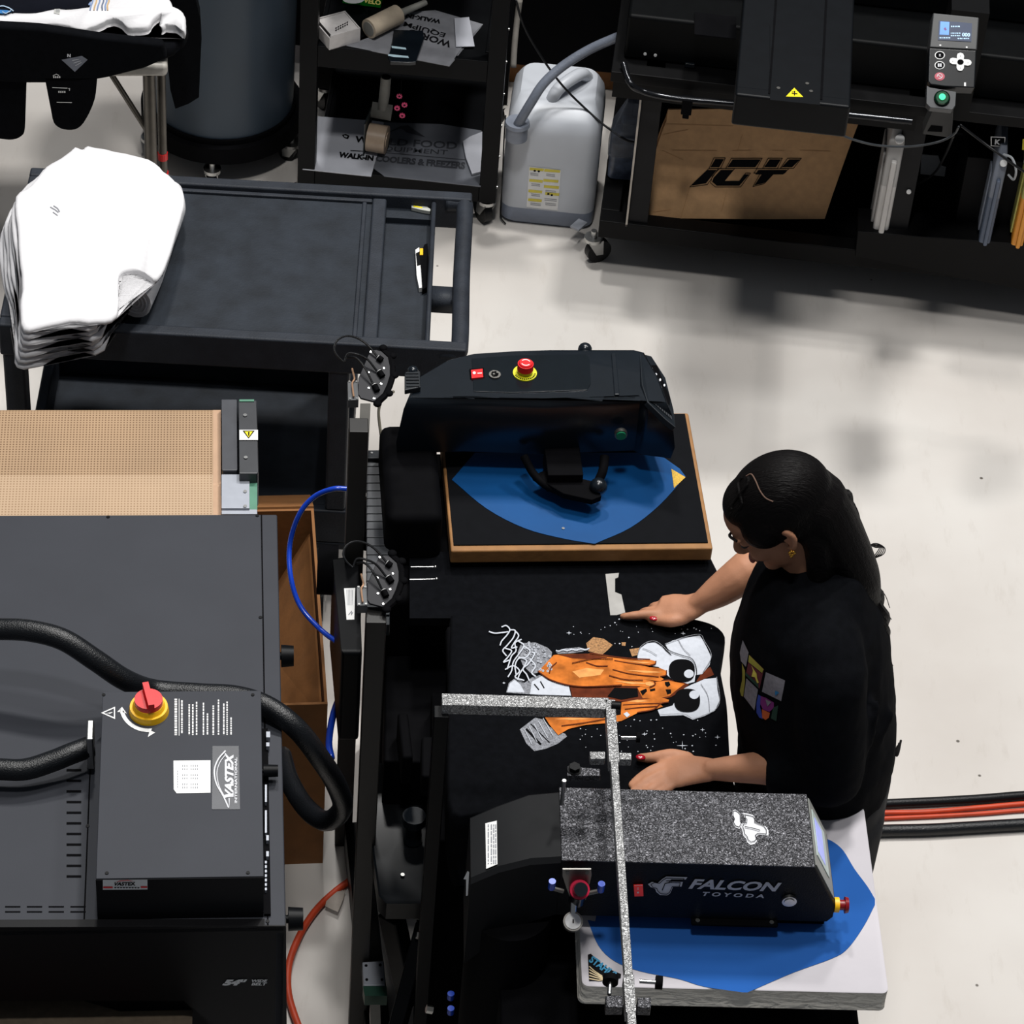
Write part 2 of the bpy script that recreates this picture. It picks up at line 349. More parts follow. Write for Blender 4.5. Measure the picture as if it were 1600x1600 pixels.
decal(bm, [[(374, 672), (403, 672), (403, 688), (374, 688)]], z_, 0); decal(bm, [[(379, 673.5), (398, 673.5), (388.5, 686)]], z_, 1, .0012); decal(bm, [[(382, 675), (395, 675), (388.5, 684)]], z_, 2, .0016); decal(bm, [[(387.5, 676), (390, 676), (389.5, 682), (388, 682)]], z_, 1, .002)
obj('warning_sticker', bm, [white, dink, wyel], sp)
# control box
cb = D.Z(1.3); X0 = cb(150, 1372).x; X1 = cb(412, 1371).x; Y0 = cb(280, 1371).y; Y1 = cb(280, 1080).y
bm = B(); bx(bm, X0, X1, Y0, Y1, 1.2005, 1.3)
bx(bm, X0-.0005, X1+.0005, Y0-.002, Y0-.0001, 1.2005, 1.2985, 1)  # thin front skin carrying the painted shade
box = obj('control_box', bm, [dgrey, shaded_front], dry, bevel=.002)
qa = Zm(0, 940, 1600/330)
kc = cb(*qa(1128, 830))
bm = B(); cyl(bm, kc, kc+V((0, 0, .012)), .033, .031, 36, 0); cyl(bm, kc+V((0, 0, .012)), kc+V((0, 0, .02)), .027, .024, 30, 0)
cyl(bm, kc+V((0, 0, .018)), kc+V((0, 0, .03)), .0235, .023, 30, 1)
R_ = Matrix.Rotation(rad(12), 3, 'Z'); bx(bm, kc.x-.005, kc.x+.005, kc.y-.026, kc.y+.026, 1.328, 1.343, 1, R_)
obj('rotary_switch', bm, [yel, red], box, smooth=True, bevel=.0015, label='red and yellow rotary power switch')
bm = B(); g = cb
arc = [qa(1128+r*cos(rad(a)), 800+r*.86*sin(rad(a))) for r, a in [(222, a) for a in range(175, 82, -8)]+[(192, a) for a in range(83, 176, 8)]]
decal(bm, [arc], g); decal(bm, [[qa(*p) for p in ((888, 838), (925, 800), (960, 850), (925, 838))], [qa(*p) for p in ((1115, 965), (1175, 995), (1120, 1028), (1130, 997))]], g)
decal(bm, [[qa(*p) for p in tri] for tri in (((765, 845), (872, 798), (872, 808), (785, 845)), ((765, 845), (785, 845), (872, 882), (872, 893)), ((872, 798), (872, 893), (863, 886), (863, 806)))], g)
decal(bm, [[qa(*p) for p in ((800, 850), (850, 838), (852, 844), (826, 854), (828, 848))]], g)
for xx, wd, y0, y1 in ((1322, 26, 738, 1015), (1355, 6, 738, 1018), (1372, 16, 750, 1000), (1428, 15, 780, 1012), (1455, 15, 780, 1014), (1484, 14, 762, 1012), (1536, 14, 768, 1012), (1566, 15, 850, 1012), (1610, 16, 790, 1012), (1650, 14, 745, 1012), (1690, 14, 775, 1012), (1715, 14, 760, 1012), (1745, 14, 880, 1012)):
    v = y0
    while v < y1:
        L_ = random.uniform(8, 24) if wd > 6 else 400
        e = min(v+L_, y1); decal(bm, [[qa(xx, v), qa(xx+wd*.75, v), qa(xx+wd*.75, e), qa(xx, e)]], g); v = e + 5
obj('printed_legend', bm, white, box)
bm = B(); decal(bm, [[(271, 1189), (329, 1188.5), (329, 1239), (276, 1240), (271.5, 1234)]], g, 0)
for r in range(6):
    for c in range(8):
        if c in (3,): continue
        u, v = 285+c*3.3+(0), 1196+r*7.2-(2 if r % 2 else 0); decal(bm, [[(u, v), (u+1.1, v), (u+1.1, v+2.2), (u, v+2.2)]], g, 1, .0013)
for k in range(7): decal(bm, [[(277, 1205+k*4), (278, 1205+k*4), (278, 1207+k*4), (277, 1207+k*4)]], g, 1, .0013)
obj('paper_label', bm, [white, gink], box, label='white printed paper label')
bm = B(); decal(bm, [[(332, 1166), (373, 1166), (375, 1265), (331, 1265)]], g, 0)
txt(bm, 'VASTEX', [(365, 1250), (365, 1178), (351, 1176), (351, 1247)], g, 1, .0014, .05, .15)
txt(bm, 'INTERNATIONAL', [(370.5, 1256), (370.5, 1184), (366.5, 1184), (366.5, 1256)], g, 1, .0014, .03)
arcp = cp2([(357, 1262), (349, 1245), (338, 1225), (335, 1205), (341, 1188), (352, 1175)])
decal(bm, stroke(arcp, 2.2), g, 1, .0014); decal(bm, stroke(cp2([(351, 1246), (342, 1228), (339, 1208), (344, 1192), (353, 1180)]), 1.2), g, 1, .0014)
decal(bm, [[(350, 1243), (365, 1240), (365, 1244), (351, 1248)], [(357, 1248), (359, 1248), (358.3, 1263)]], g, 1, .0016)
obj('logo_sticker', bm, [M('dark_sticker', (58, 60, 66), .4), ink], box)
g2 = D.Y(Y0-.002)
bm = B(); decal(bm, [[q(163, 697), q(441, 695), q(442, 757), q(163, 759)]], g2, 0); decal(bm, [[q(165, 737), q(225, 737), q(225, 748), q(165, 748)], [q(400, 735), q(440, 735), q(440, 746), q(400, 746)]], g2, 1, .0013)
txt(bm, 'VASTEX', [q(232, 732), q(372, 731), q(366, 708), q(236, 710)], g2, 2, .0014, .04, .2)
decal(bm, [[q(p[0], p[1]) for p in [(238, 712), (270, 700), (320, 697), (365, 706), (320, 701), (272, 704)]]], g2, 1, .0013)
decal(bm, [[q(235+k*18, 740), q(247+k*18, 740), q(247+k*18, 747), q(235+k*18, 747)] for k in range(9)], g2, 2, .0013)
obj('brand_sticker', bm, [white, red, dink], box, label='small white and red brand sticker')
screws(box, 'screw', [cb(*q(188, 658)), cb(*q(1070, 656)), cb(162, 1086), cb(395, 1086)], (0, 0, 1), .003, black)
# wiring channel beside the box
for (x, y, w_, h_) in ((416, 1143, 6, 9), (416, 1160, 5, 6), (414, 1226, 3, 27), (414, 1266, 3, 35), (416, 1305, 4, 8), (416, 1330, 4, 8)):
    bm = B(); pxbox(bm, D, [(x, y), (x+w_, y), (x+w_, y+h_), (x, y+h_)], 1.215, .012); obj('terminal', bm, lgrey, dry)
for k in range(7): bm = B(); pxbox(bm, D, [(414, 1345+k*7), (417, 1345+k*7), (417, 1349+k*7), (414, 1349+k*7)], 1.212, .01); obj('terminal', bm, lgrey, dry)
bm = B(); bx(bm, X1+.001, X1+.012, Y0, Y1, 1.2005, 1.206); obj('wire_channel', bm, blackm, dry)
def knob(parent, p0, p1, r, mats, name='knob', lab=None):
    bm = B(); p0, p1 = V(p0), V(p1); d = (p1-p0); cyl(bm, p0-d*1.5, p0, r*.35, mi=0); cyl(bm, p0, p1, r, r*.92, 16, 0); return obj(name, bm, mats, parent, smooth=True, bevel=.002, label=lab)
kk = D.Z(1.21)(423, 1212); knob(dry, kk-V((.012, 0, -.012)), kk+V((.012, 0, .012)), .011, black)
kk = D.Z(1.1)(450, 1025); knob(dry, kk-V((.012, 0, 0)), kk+V((.01, 0, 0)), .02, black)
kk = D.Z(1.1)(462, 1436); knob(dry, kk-V((.012, 0, 0)), kk+V((.012, 0, 0)), .02, black)
bm = B(); p_ = D.Z(1.25)(141, 1165); bx(bm, p_.x-.005, p_.x+.007, p_.y-.022, p_.y+.022, 1.215, 1.29); obj('conduit_clamp', bm, chrome, box, bevel=.003, label='silver conduit clamp')
# conduits
cond = M('black_vinyl_conduit', (13, 15, 18), .34, spec=.4, var=.1, bump=.5, bs=420)
def cable(name, pts, r, m, lab, cat, group=None, k=8, n=14):
    w3 = [P(*p) for p in pts]; o = w3[0]; fr = Fr(o.x, o.y, 0); bm = B(); tube(bm, [fr.L(p) for p in w3], r, k, n)
    return setlab(obj(name, bm, m, fr=fr, smooth=2), lab, cat, group)
cable('power_conduit', [(-60, 985, 1.33), (0, 983, 1.34), (50, 986, 1.345), (100, 1000, 1.34), (150, 1032, 1.31), (195, 1062, 1.27), (240, 1078, 1.225), (310, 1084, 1.222), (370, 1088, 1.225), (420, 1105, 1.225), (465, 1140, 1.2), (500, 1185, 1.13), (525, 1225, 1.03), (535, 1262, .94), (510, 1283, .88), (478, 1262, .84), (452, 1220, .8), (440, 1180, .75)], .0185, cond, 'thick black conduit looping behind the control box and down the dryer side', 'conduit')
cable('power_conduit', [(-60, 1198, 1.24), (0, 1202, 1.24), (40, 1202, 1.24), (80, 1190, 1.245), (110, 1178, 1.25), (142, 1166, 1.25)], .018, cond, 'short black conduit entering the left side of the control box through a silver clamp', 'conduit')
cable('air_hose', [(545, 764, .95), (520, 764, .95), (490, 777, .92), (467, 805, .88), (453, 850, .82), (454, 900, .78), (468, 945, .74), (497, 980, .72), (528, 1004, .72), (560, 1020, .72)], .0052, M('blue_tubing', (22, 66, 190), .25, var=.05, spec=.7), 'bright blue air hose arching over the brown carton', 'hose')
cable('air_hose', [(550, 1060, .5), (533, 1085, .5), (520, 1120, .5), (514, 1160, .5), (518, 1185, .5)], .007, MATS['blue_tubing'], 'short blue hose hanging between carton edge and black frame', 'hose')
cable('orange_hose', [(552, 1372, .012), (520, 1396, .012), (492, 1424, .012), (468, 1462, .012), (452, 1505, .012), (450, 1545, .012), (458, 1580, .012), (475, 1625, .012)], .0075, M('orange_rubber', (185, 62, 28), .5), 'orange red hose curving on the floor beside the dryer', 'hose')
# open carton
K = P(512, 1100, .5); CB = Fr(K.x, K.y, 0, 9)
ct = thing('carton', CB, 'open brown cardboard carton standing between the dryer and the black press frame', 'box')
bm = B(); W_, Dp, Hh = .38, .57, .5
bx(bm, -W_, 0, 0, .006, .01, Hh); bx(bm, -W_, 0, Dp-.006, Dp, .01, Hh); bx(bm, -W_, -W_+.006, .006, Dp-.006, .01, Hh); bx(bm, -.006, 0, .006, Dp-.006, .01, Hh); bx(bm, -W_, 0, 0, Dp, 0, .01)
obj('carton_wall', bm, kraftd, ct)
bm = B(); pr(bm, [(-.012, .02, .44), (-.012, Dp-.02, .44), (-.14, Dp-.06, .2), (-.16, .03, .2)], (0.004, 0, .004)); obj('inner_flap', bm, kraftd, ct)
bm = B(); pr(bm, [(-.25, Dp, Hh), (0, Dp, Hh), (.0, Dp+.12, Hh-.08), (-.25, Dp+.12, Hh-.08)], (0, .002, .005)); obj('outer_flap', bm, kraftd, ct)
# ================================================================== utility cart
U = Fr(-.124, 4.837, 0, 2.8); u8 = U.Z(.85)
cart = thing('utility_cart', U, 'two shelf black polymer utility cart carrying the pile of white shirts', 'cart')
XL, XB = -.985, .545
xs = [u8(px, 420).x for px in (574, 597, 667, 677, 714)]
bm = B()
bx(bm, XL, xs[0]+.01, .02, XB-.02, .80, .832)
obj('deck', bm, tray, cart, bevel=.004)
bm = B()
bx(bm, XL, 0, 0, .03, .765, .85); bx(bm, XL, 0, XB-.03, XB, .765, .85); bx(bm, XL, XL+.03, .03, XB-.03, .765, .85)
bx(bm, xs[0], xs[1], .03, XB-.03, .78, .842); bx(bm, xs[2]+.003, xs[3], .03, XB-.03, .78, .842)
o = obj('rim', bm, polyc, cart, bevel=.009, seg=3)
bm = B(); bx(bm, xs[0]-.022, xs[0]-.012, .035, XB-.035, .83, .8365); bx(bm, XL+.03, xs[0], .03, .042, .83, .839); bx(bm, XL+.03, xs[0], XB-.042, XB-.03, .83, .839); obj('raised_bead', bm, polyc, cart, bevel=.003)
bm = B(); tube(bm, [(xs[4]-.03, .018, .83), (-.022, .02, .83), (-.015, .05, .83), (-.017, .27, .83), (-.015, XB-.05, .83), (-.022, XB-.02, .83), (xs[4]-.03, XB-.018, .83)], .019, 6, 14)
bx(bm, xs[3]-.004, xs[4]+.008, .19, .235, .79, .828)
obj('push_handle', bm, polyc, cart, smooth=2)
bm = B(); bx(bm, xs[1], xs[2]+.006, .03, XB-.03, .79, .80); bx(bm, xs[1], xs[2]+.006, XB-.065, XB-.03, .80, .815); obj('tool_tray', bm, tray, cart)
for X, Y in ((XL+.005, .003), (-.29, .003), (XL+.005, XB-.06), (-.29, XB-.06)):
    bm = B(); bx(bm, X, X+.045, Y, Y+.055, .36, .775); obj('leg', bm, polyc, cart, bevel=.006)
bm = B(); bx(bm, XL+.02, -.24, .0, XB, .24, .262); bx(bm, XL+.02, -.24, 0, .025, .262, .36); bx(bm, XL+.02, -.24, XB-.025, XB, .262, .36); bx(bm, XL+.02, XL+.045, .025, XB-.025, .262, .36); bx(bm, -.265, -.24, .025, XB-.025, .262, .36)
obj('lower_shelf', bm, tray, cart, bevel=.006)
for X, Y in ((XL+.08, .06), (-.3, .06), (XL+.08, XB-.06), (-.3, XB-.06)): caster(cart, (X, Y, 0), .055, 1.6, mount=.1)
# knife and pen in the tray
def flatitem(name, f, polys, z, h, mats, lab, cat, bev=.001):
    """polys: list of (px outline, z top, thickness, material index)"""
    c = P(*polys[0][0][0], z); fr = Fr(c.x, c.y, z); bm = B()
    for pts, dz, hh, mi in polys: pr(bm, [fr.L(P(*p, z+dz+hh)) for p in pts], (0, 0, -hh), mi)
    return setlab(obj(name, bm, mats, fr=fr, bevel=bev), lab, cat)
flatitem('utility_knife', None, [([(649, 390), (655, 386), (659, 420), (661, 449), (655, 450), (651, 430)], 0, .012, 0), ([(656, 400), (663, 382), (668, 380), (670, 410), (668, 448), (660, 452), (658, 420)], 0, .016, 1), ([(650, 395), (656, 393), (658, 412), (652, 414)], .012, .003, 2), ([(656, 388), (661, 388), (661, 398), (656, 398)], .014, .004, 3)], .80, .01, [white, blackm, black, yel], 'white and black utility knife with yellow dot in the cart tray', 'knife')
flatitem('marker_pen', None, [([(643, 319), (668, 323), (673, 327), (672, 330), (660, 328), (643, 324)], 0, .009, 0), ([(646, 321), (660, 323), (660, 325), (646, 323)], .009, .001, 1)], .816, .01, [M('pale_plastic', (170, 172, 165), .4), wyel], 'small pale pen lying at the top of the cart tray', 'pen')
# ================================================================== pile of white shirts on the cart
top = [(117, 230), (128, 233), (137, 229), (180, 238), (232, 249), (255, 268), (276, 288), (286, 306), (284, 330), (275, 360), (264, 395), (252, 425), (240, 436), (220, 424), (203, 420), (190, 426), (184, 438), (180, 490), (150, 500), (110, 500), (70, 508), (38, 512), (35, 480), (34, 440), (32, 400), (26, 350), (27, 308), (50, 290), (75, 262), (96, 248)]
nl = 7; grp = 'folded white shirts piled on the cart'
for i in range(nl):
    k = nl-1-i                                      # k layers above this one
    z1 = .958-k*.017; px = []
    for (x, y) in top:
        lx = max(0, (150-x)/130); ly = max(0, (y-380)/130)
        j = random.uniform(-2.5, 2.5)
        ry = 0 if y < 300 else 1
        px.append((x - k*lx*4.2 + j*(x < 200) + (2.0*k if (k and x < 200 and y > 430) else 0), y + 11.2*k*(.25 if y < 300 else 1)*(.9 if x > 200 else .85) + j*.6 - (k*3*ly if x > 100 else 0)))
    if k: 
        px = [(min(x, 262-k*3) if y > 300 else x, y) for x, y in px]; px = [(x, min(y, 424)) if x > 181.5+k*.5 else (x, y) for x, y in px]
    fr = Fr(*P(150, 400, z1-.013)[:2], z1-.0145, 0)
    # subdivide the outline, wrinkle it
    out = [(a, b_) for a, b_ in cp2(px+[px[0]], 3)][:-1]
    top_r = [fr.L(P(x+random.uniform(-.7, .7), y+random.uniform(-.7, .7), z1)) for x, y in out]
    c0 = sum(top_r, V())/len(top_r)
    ins = [c0+(p-c0)*.97+V((0, 0, .002)) for p in top_r]; low = [c0+(p-c0)*1.0-V((0, 0, .0125)) for p in top_r]
    bm = B(); stack(bm, [low, [c0+(p-c0)*1.012-V((0, 0, .006)) for p in top_r], top_r, ins])
    nm = ['topmost folded white shirt of the cart pile, dark neck print showing', 'folded white shirt directly beneath the top one of the cart pile', 'third folded white shirt from the top of the cart pile', 'fourth folded white shirt from the top, middle of the cart pile', 'third folded white shirt from the bottom of the cart pile', 'second folded white shirt from the bottom of the cart pile', 'lowest folded white shirt, resting on the cart deck'][k]
    sh = obj('folded_shirt', bm, clothw, fr=fr, smooth=2); setlab(sh, nm, 'shirt', grp)
    if k == 0:
        g = fr.Z(z1+.002); bm = B()
        decal(bm, stroke([(79, 324), (86, 328), (91, 332)], 1.6)+stroke([(84, 322), (90, 326), (93, 331)], 1.6)+stroke([(83, 332), (90, 337)], 1.2), g)
        obj('neck_print', bm, M('faded_print', (120, 122, 128), .8), sh)
# rolled bundle along the right of the pile
rp = [P(210, 472, .888), P(226, 430, .893), P(246, 372, .896), (P(260, 325, .897)), P(264, 298, .9)]
fr = Fr(rp[0].x, rp[0].y, .84); bm = B()
loft(bm, cr([fr.L(p) for p in rp], 4), interp([(.044, .036), (.047, .039), (.045, .038), (.046, .042), (.03, .03)], 17), 24)
roll = setlab(obj('rolled_shirt', bm, clothw, fr=fr, smooth=True), 'rolled white shirt tucked along the right side of the pile, spiral end showing', 'shirt')
bm = B(); c = fr.L(rp[0]); dd = (fr.L(rp[0])-fr.L(rp[1])).normalized(); uu = V((0, 0, 1)); uu = (uu-dd*uu.dot(dd)).normalized(); vv = dd.cross(uu); pts = []
for a in range(0, 1080, 20):
    r = .005+.026*a/1080; pts.append(c+dd*(.0015)+uu*cos(rad(a))*r*1.1+vv*sin(rad(a))*r*.9)
loft(bm, pts, .0022, 6); obj('spiral_edge', bm, clothw, roll, smooth=2)
# ================================================================== swing press at the back (black head, blue sheet)
F1 = Fr(-.11, 4.132, 0, 8); p1 = F1.Z(.95); ZT, ZB = 1.14, 1.0
pa = thing('heat_press', F1, 'heat press with glossy black head, round red stop button and blue sheet on its pad', 'heat press')
bm = B(); bx(bm, 0, .508, 0, .392, .914, .948); obj('pad_wrap', bm, M('kraft_paper_wrap', (140, 98, 54), .7, var=.15, vs=30, bump=.6, bs=45), pa, bevel=.004, label='kraft paper wrapped edge')
bm = B(); bx(bm, .006, .500, .014, .386, .948, .951); pad = obj('pad_cover', bm, M('black_pad_fabric', (13, 14, 17), .85, var=.1, spec=.08), pa, bevel=.001)
bp = cp2([(706, 750), (760, 795), (820, 826), (880, 842), (927, 850)], 4) + [(930, 850)] + cp2([(932, 849), (985, 825), (1030, 790), (1071, 745)], 4) + [(1062, 733), (1038, 716), (1000, 708), (742, 708)]
bm = B(); f_ = F1.Z(.951); pr(bm, [f_(*p) for p in bp], (0, 0, .0012)); sh_ = obj('blue_sheet', bm, M('blue_sheet_vinyl', (1, 66, 120), .5, var=.12, vs=8, bump=.05, bs=10, spec=.2), pa, label='glossy blue sheet with pointed ends')
bm = B(); decal(bm, [[(1049, 733), (1071, 746), (1053, 763)]], F1.Z(.9525)); obj('gold_sticker', bm, M('gold_sticker', (190, 150, 40), .5, var=.3, vs=300), sh_)
screws(sh_, 'rivet', [F1.Z(.9524)(880, 826)], (0, 0, 1), .003, chrome)
bm = B(); bx(bm, .10, .40, .08, .32, .86, .914); bx(bm, -.16, .30, .15, .25, .80, .86); obj('platen_arm', bm, blackm, pa, bevel=.006)
# head: black housing lofted between outlines
tp = [(636, 626), (652, 592), (700, 563), (740, 553), (800, 549), (860, 547), (990, 547), (1006, 551), (1028, 590), (1044, 634), (1010, 628), (1000, 622), (850, 627), (730, 623)]
def hring(z, grow, drop, e): 
    f = F1.Z(z); return [f(*p) for p in tp]
topr = [F1.Z(ZT)(*p) for p in tp]; ce = sum(topr, V())/len(topr)
ev = F1.Z(1.01)(1058, 700)
def sc(r, k, dz, ex=0):
    out = []
    for p in r:
        c = V((p.x, ce.y, p.z)); qv = V((p.x, ce.y+(p.y-ce.y)*k, p.z+dz))
        out.append(qv)
    return out
mid = sc(topr, 1.10, -.016); low = sc(topr, 1.12, -.10); bot = sc(topr, 1.05, -.135)
for r, e in ((mid, .008), (low, .022), (bot, .018)):
    for i in range(len(r)):
        if r[i].x > topr[8].x-.02: r[i] = r[i] + V((e*(1 if i in (8, 9) else .5), 0, 0))
        if r[i].x < topr[1].x+.01: r[i] = r[i] - V((e*.8, 0, 0))
ins = [V((p.x+(ce.x-p.x)*.02, ce.y+(p.y-ce.y)*.94, p.z+.004)) for p in topr]
bm = B(); stack(bm, [ins, topr, mid, low, bot]); 
head = obj('head_housing', bm, gloss, pa, bevel=.006, seg=3, smooth=True)
htop = F1.Z(ZT+.0045)
def hraise(name, px, h, mat, **k): bm = B(); pr(bm, [htop(*p) for p in px], (0, 0, h)); return obj(name, bm, mat, head, bevel=.002, **k)
hraise('recess_panel', [(737, 561), (800, 556), (914, 554), (921, 560), (923, 600), (917, 610), (800, 614), (740, 612)], .0012, M('recess_gloss', (9, 16, 21), .2, var=.1, spec=.5))
hraise('end_band', [(955, 553), (962, 553), (968, 618), (960, 618)], .003, gloss)
hraise('side_grip', [(632, 590), (656, 586), (657, 612), (632, 617)], .012, satin)
bm = B()
for i in range(5): bx(bm, htop(634, 600).x, htop(654, 600).x, htop(640, 612-i*5).y, htop(640, 610-i*5).y, ZT+.0165, ZT+.0185)
obj('grip_rib', bm, satin, head)
bm = B(); decal(bm, [[(733, 577), (756, 575), (757, 591), (735, 592)]], F1.Z(ZT+.0055), 0); pr(bm, [F1.Z(ZT+.009)(*p) for p in [(736, 578), (754, 576), (755, 589), (737, 591)]], (0, 0, -.004), 1)
decal(bm, [el(741, 583, 2.4, 2.2)], F1.Z(ZT+.009), 2); decal(bm, [[(746, 583), (753, 582.6), (753, 584), (746, 584.4)]], F1.Z(ZT+.009), 2)
obj('rocker_switch', bm, [blackm, red, white], head, label='red rocker switch')
c = F1.Z(ZT+.005)(773, 587)
bm = B(); cyl(bm, c, c+V((0, 0, .004)), .0115, n=24, mi=0); cyl(bm, c+V((0, 0, .004)), c+V((0, 0, .006)), .007, n=24, mi=1)
for a in range(3): bx(bm, c.x-.002+.005*cos(a*2.1), c.x+.002+.005*cos(a*2.1), c.y-.002+.005*sin(a*2.1), c.y+.002+.005*sin(a*2.1), c.z+.004, c.z+.009, 0)
obj('key_switch', bm, [steel, blackm], head, smooth=True, label='steel key switch')
c = F1.Z(ZT+.005)(820, 584); bm = B(); cyl(bm, c, c+V((0, 0, .003)), .0235, n=36, mi=0); cyl(bm, c, c+V((0, 0, .012)), .013, .011, 24, 0)
cyl(bm, c+V((0, 0, .012)), c+V((0, 0, .026)), .016, .0155, 28, 1); cyl(bm, c+V((0, 0, .026)), c+V((0, 0, .029)), .014, .012, 28, 1)
es = obj('emergency_stop', bm, [M('yellow_green_plate', (200, 200, 20), .5), red], head, smooth=True, label='red mushroom stop button on yellow ring')
fz = F1.Z(ZT+.005+.0291); cc = fz(820, 571); c2 = c+V((0, 0, .0293)); bm = B()
def ringpoly(cen, r0, r1, a0, a1, n=10): return [cen+V((r*cos(rad(a)), r*sin(rad(a)), 0)) for r, rng in ((r0, range(n+1)), (r1, range(n, -1, -1))) for a in [a0+(a1-a0)*i/n for i in rng]]
for a0 in (20, 200):
    f0 = bm.faces.new([bm.verts.new(p) for p in ringpoly(c2, .0075, .0095, a0, a0+120)]); bmesh.ops.triangulate(bm, faces=[f0])
obj('stop_marking', bm, white, es); bm = B(); c2 = c+V((0, 0, .0034))
for a0 in range(200, 345, 12):
    f0 = bm.faces.new([bm.verts.new(p) for p in ringpoly(c2, .018, .0215, a0, a0+7, 2)]); bmesh.ops.triangulate(bm, faces=[f0])
obj('ring_lettering', bm, dink, es)
# sloping end panel with display
ef = [F1.L(P(*p, z)) for p, z in (((1016, 566), ZT-.004), ((1026, 562), ZT-.006), ((1046, 606), ZT-.03), ((1050, 656), ZT-.045), ((1046, 660), ZT-.043), ((1022, 632), ZT-.012))]
endn = V((.5, 0, .87)); ep = F1.pl(F1.Z(ZT+.002)(1012, 600), endn)
bm = B(); pr(bm, [ep(*p) for p in [(1000, 552), (1018, 556), (1040, 590), (1053, 640), (1056, 668), (1040, 655), (1012, 628), (1003, 600)]], -endn*.012, 0)
ed = obj('end_panel', bm, satin, head, bevel=.002)
bm = B(); ep2 = F1.pl(F1.Z(ZT+.002)(1012, 600)+endn*.001, endn); decal(bm, [[(1013, 571), (1026, 571), (1047, 622), (1046, 634), (1032, 625), (1018, 606)]], ep2, 0)
for k in range(4): decal(bm, [el(1018+k*6.5, 577+k*8.5, 1.5, 2.1, 8)], ep2, 1, .0014)
for k in range(9): decal(bm, [[(1018+k*3.4, 616+k*3.6), (1021+k*3.4, 618+k*3.6), (1022+k*3.4, 632+k*3), (1020+k*3.4, 630+k*3)]], ep2, 2, .0014)
obj('touch_display', bm, [blackm, ink, M('dark_grill', (60, 62, 66), .5)], ed)
yf = F1.Y(low[12].y if False else min(p.y for p in low)-.0005)
c = yf(970, 678); bm = B(); cyl(bm, c+V((0, .004, 0)), c-V((0, .004, 0)), .0125, n=28, mi=0); cyl(bm, c-V((0, .004, 0)), c-V((0, .007, 0)), .0095, n=28, mi=1); obj('start_button', bm, [steel, green], head, smooth=True, label='green start button with steel ring')
for (x, y, r_) in ((645, 580, .011), (914, 546, .014)): c = F1.Z(ZT-.01)(x, y); bm = B(); ball(bm, c, r_); cyl(bm, c-V((0, 0, .03)), c, r_*.9); obj('ball_knob', bm, gloss, head, smooth=True)
# link, handle and knob hanging under the head
bm = B(); tube(bm, [F1.L(P(*p)) for p in ((818, 712, 1.02), (835, 742, 1.0), (860, 762, .99), (900, 774, .985), (928, 780, .985))], .008, 6)
pr(bm, [F1.L(P(*p, 1.0)) for p in [(832, 742), (850, 735), (930, 752), (940, 775), (925, 781), (880, 771)]], (0, 0, -.014))
tube(bm, [F1.L(P(*p)) for p in ((945, 712, 1.03), (942, 735, 1.015), (935, 752, 1.0))], .009, 5)
bx(bm, F1.Z(1)(850, 715).x, F1.Z(1)(905, 715).x, F1.Z(.99)(850, 760).y, F1.Z(.99)(850, 715).y, .975, 1.02)
hk = obj('lever_link', bm, blackm, head, bevel=.002)
bm = B(); ball(bm, F1.L(P(935, 760, 1.005)), .0175); obj('lever_knob', bm, gloss, hk, smooth=True)
screws(hk, 'link_pin', [F1.L(P(860, 748, 1.004))], (0, 0, 1), .005, chrome)
bm = B(); bx(bm, -.125, -.015, .03, .30, .06, 1.01); bx(bm, -.13, .06, -.06, .36, .02, .88); obj('column', bm, blackm, pa, bevel=.02, seg=3)
bm = B(); bx(bm, .0, .42, .04, .10, .02, .07); bx(bm, .0, .42, .28, .34, .02, .07); obj('floor_base', bm, blackm, pa, bevel=.004)
for a, b_ in ((.38, .07), (.38, .31), (-.1, .31)): caster(pa, (a, b_, 0), .009, 0, mount=.004)
# ================================================================== double-station press in front (two platens, one head)
F2 = Fr(.186, 3.123, 0, 4.5); ZH = 1.13; LX, LY = .518, .414
pb = thing('heat_press', F2, 'double station heat press with hammered black head reading FALCON over a white and blue pad', 'heat press')
wpad = M('white_stretch_cover', (190, 186, 191), .85, var=.03, vs=8, bump=.3, bs=30)
wr, n, b = node_mat('gathered_white_fabric'); tc = n.nodes.new('ShaderNodeTexCoord'); mp = n.nodes.new('ShaderNodeMapping'); mp.inputs['Scale'].default_value = (18, 18, 60); mp.inputs['Rotation'].default_value = (0, .5, 0)
wv = n.nodes.new('ShaderNodeTexNoise'); wv.inputs['Scale'].default_value = 1.5; wv.inputs['Detail'].default_value = 3; wv.inputs['Distortion'].default_value = .6
bp_ = n.nodes.new('ShaderNodeBump'); bp_.inputs['Strength'].default_value = 1; bp_.inputs['Distance'].default_value = .012
for a, z in ((tc.outputs['Object'], mp.inputs['Vector']), (mp.outputs['Vector'], wv.inputs['Vector']), (wv.outputs['Fac'], bp_.inputs['Height']), (bp_.outputs['Normal'], b.inputs['Normal'])): n.links.new(a, z)
b.inputs['Base Color'].default_value = (*lin((205, 200, 190)), 1); b.inputs['Roughness'].default_value = .9
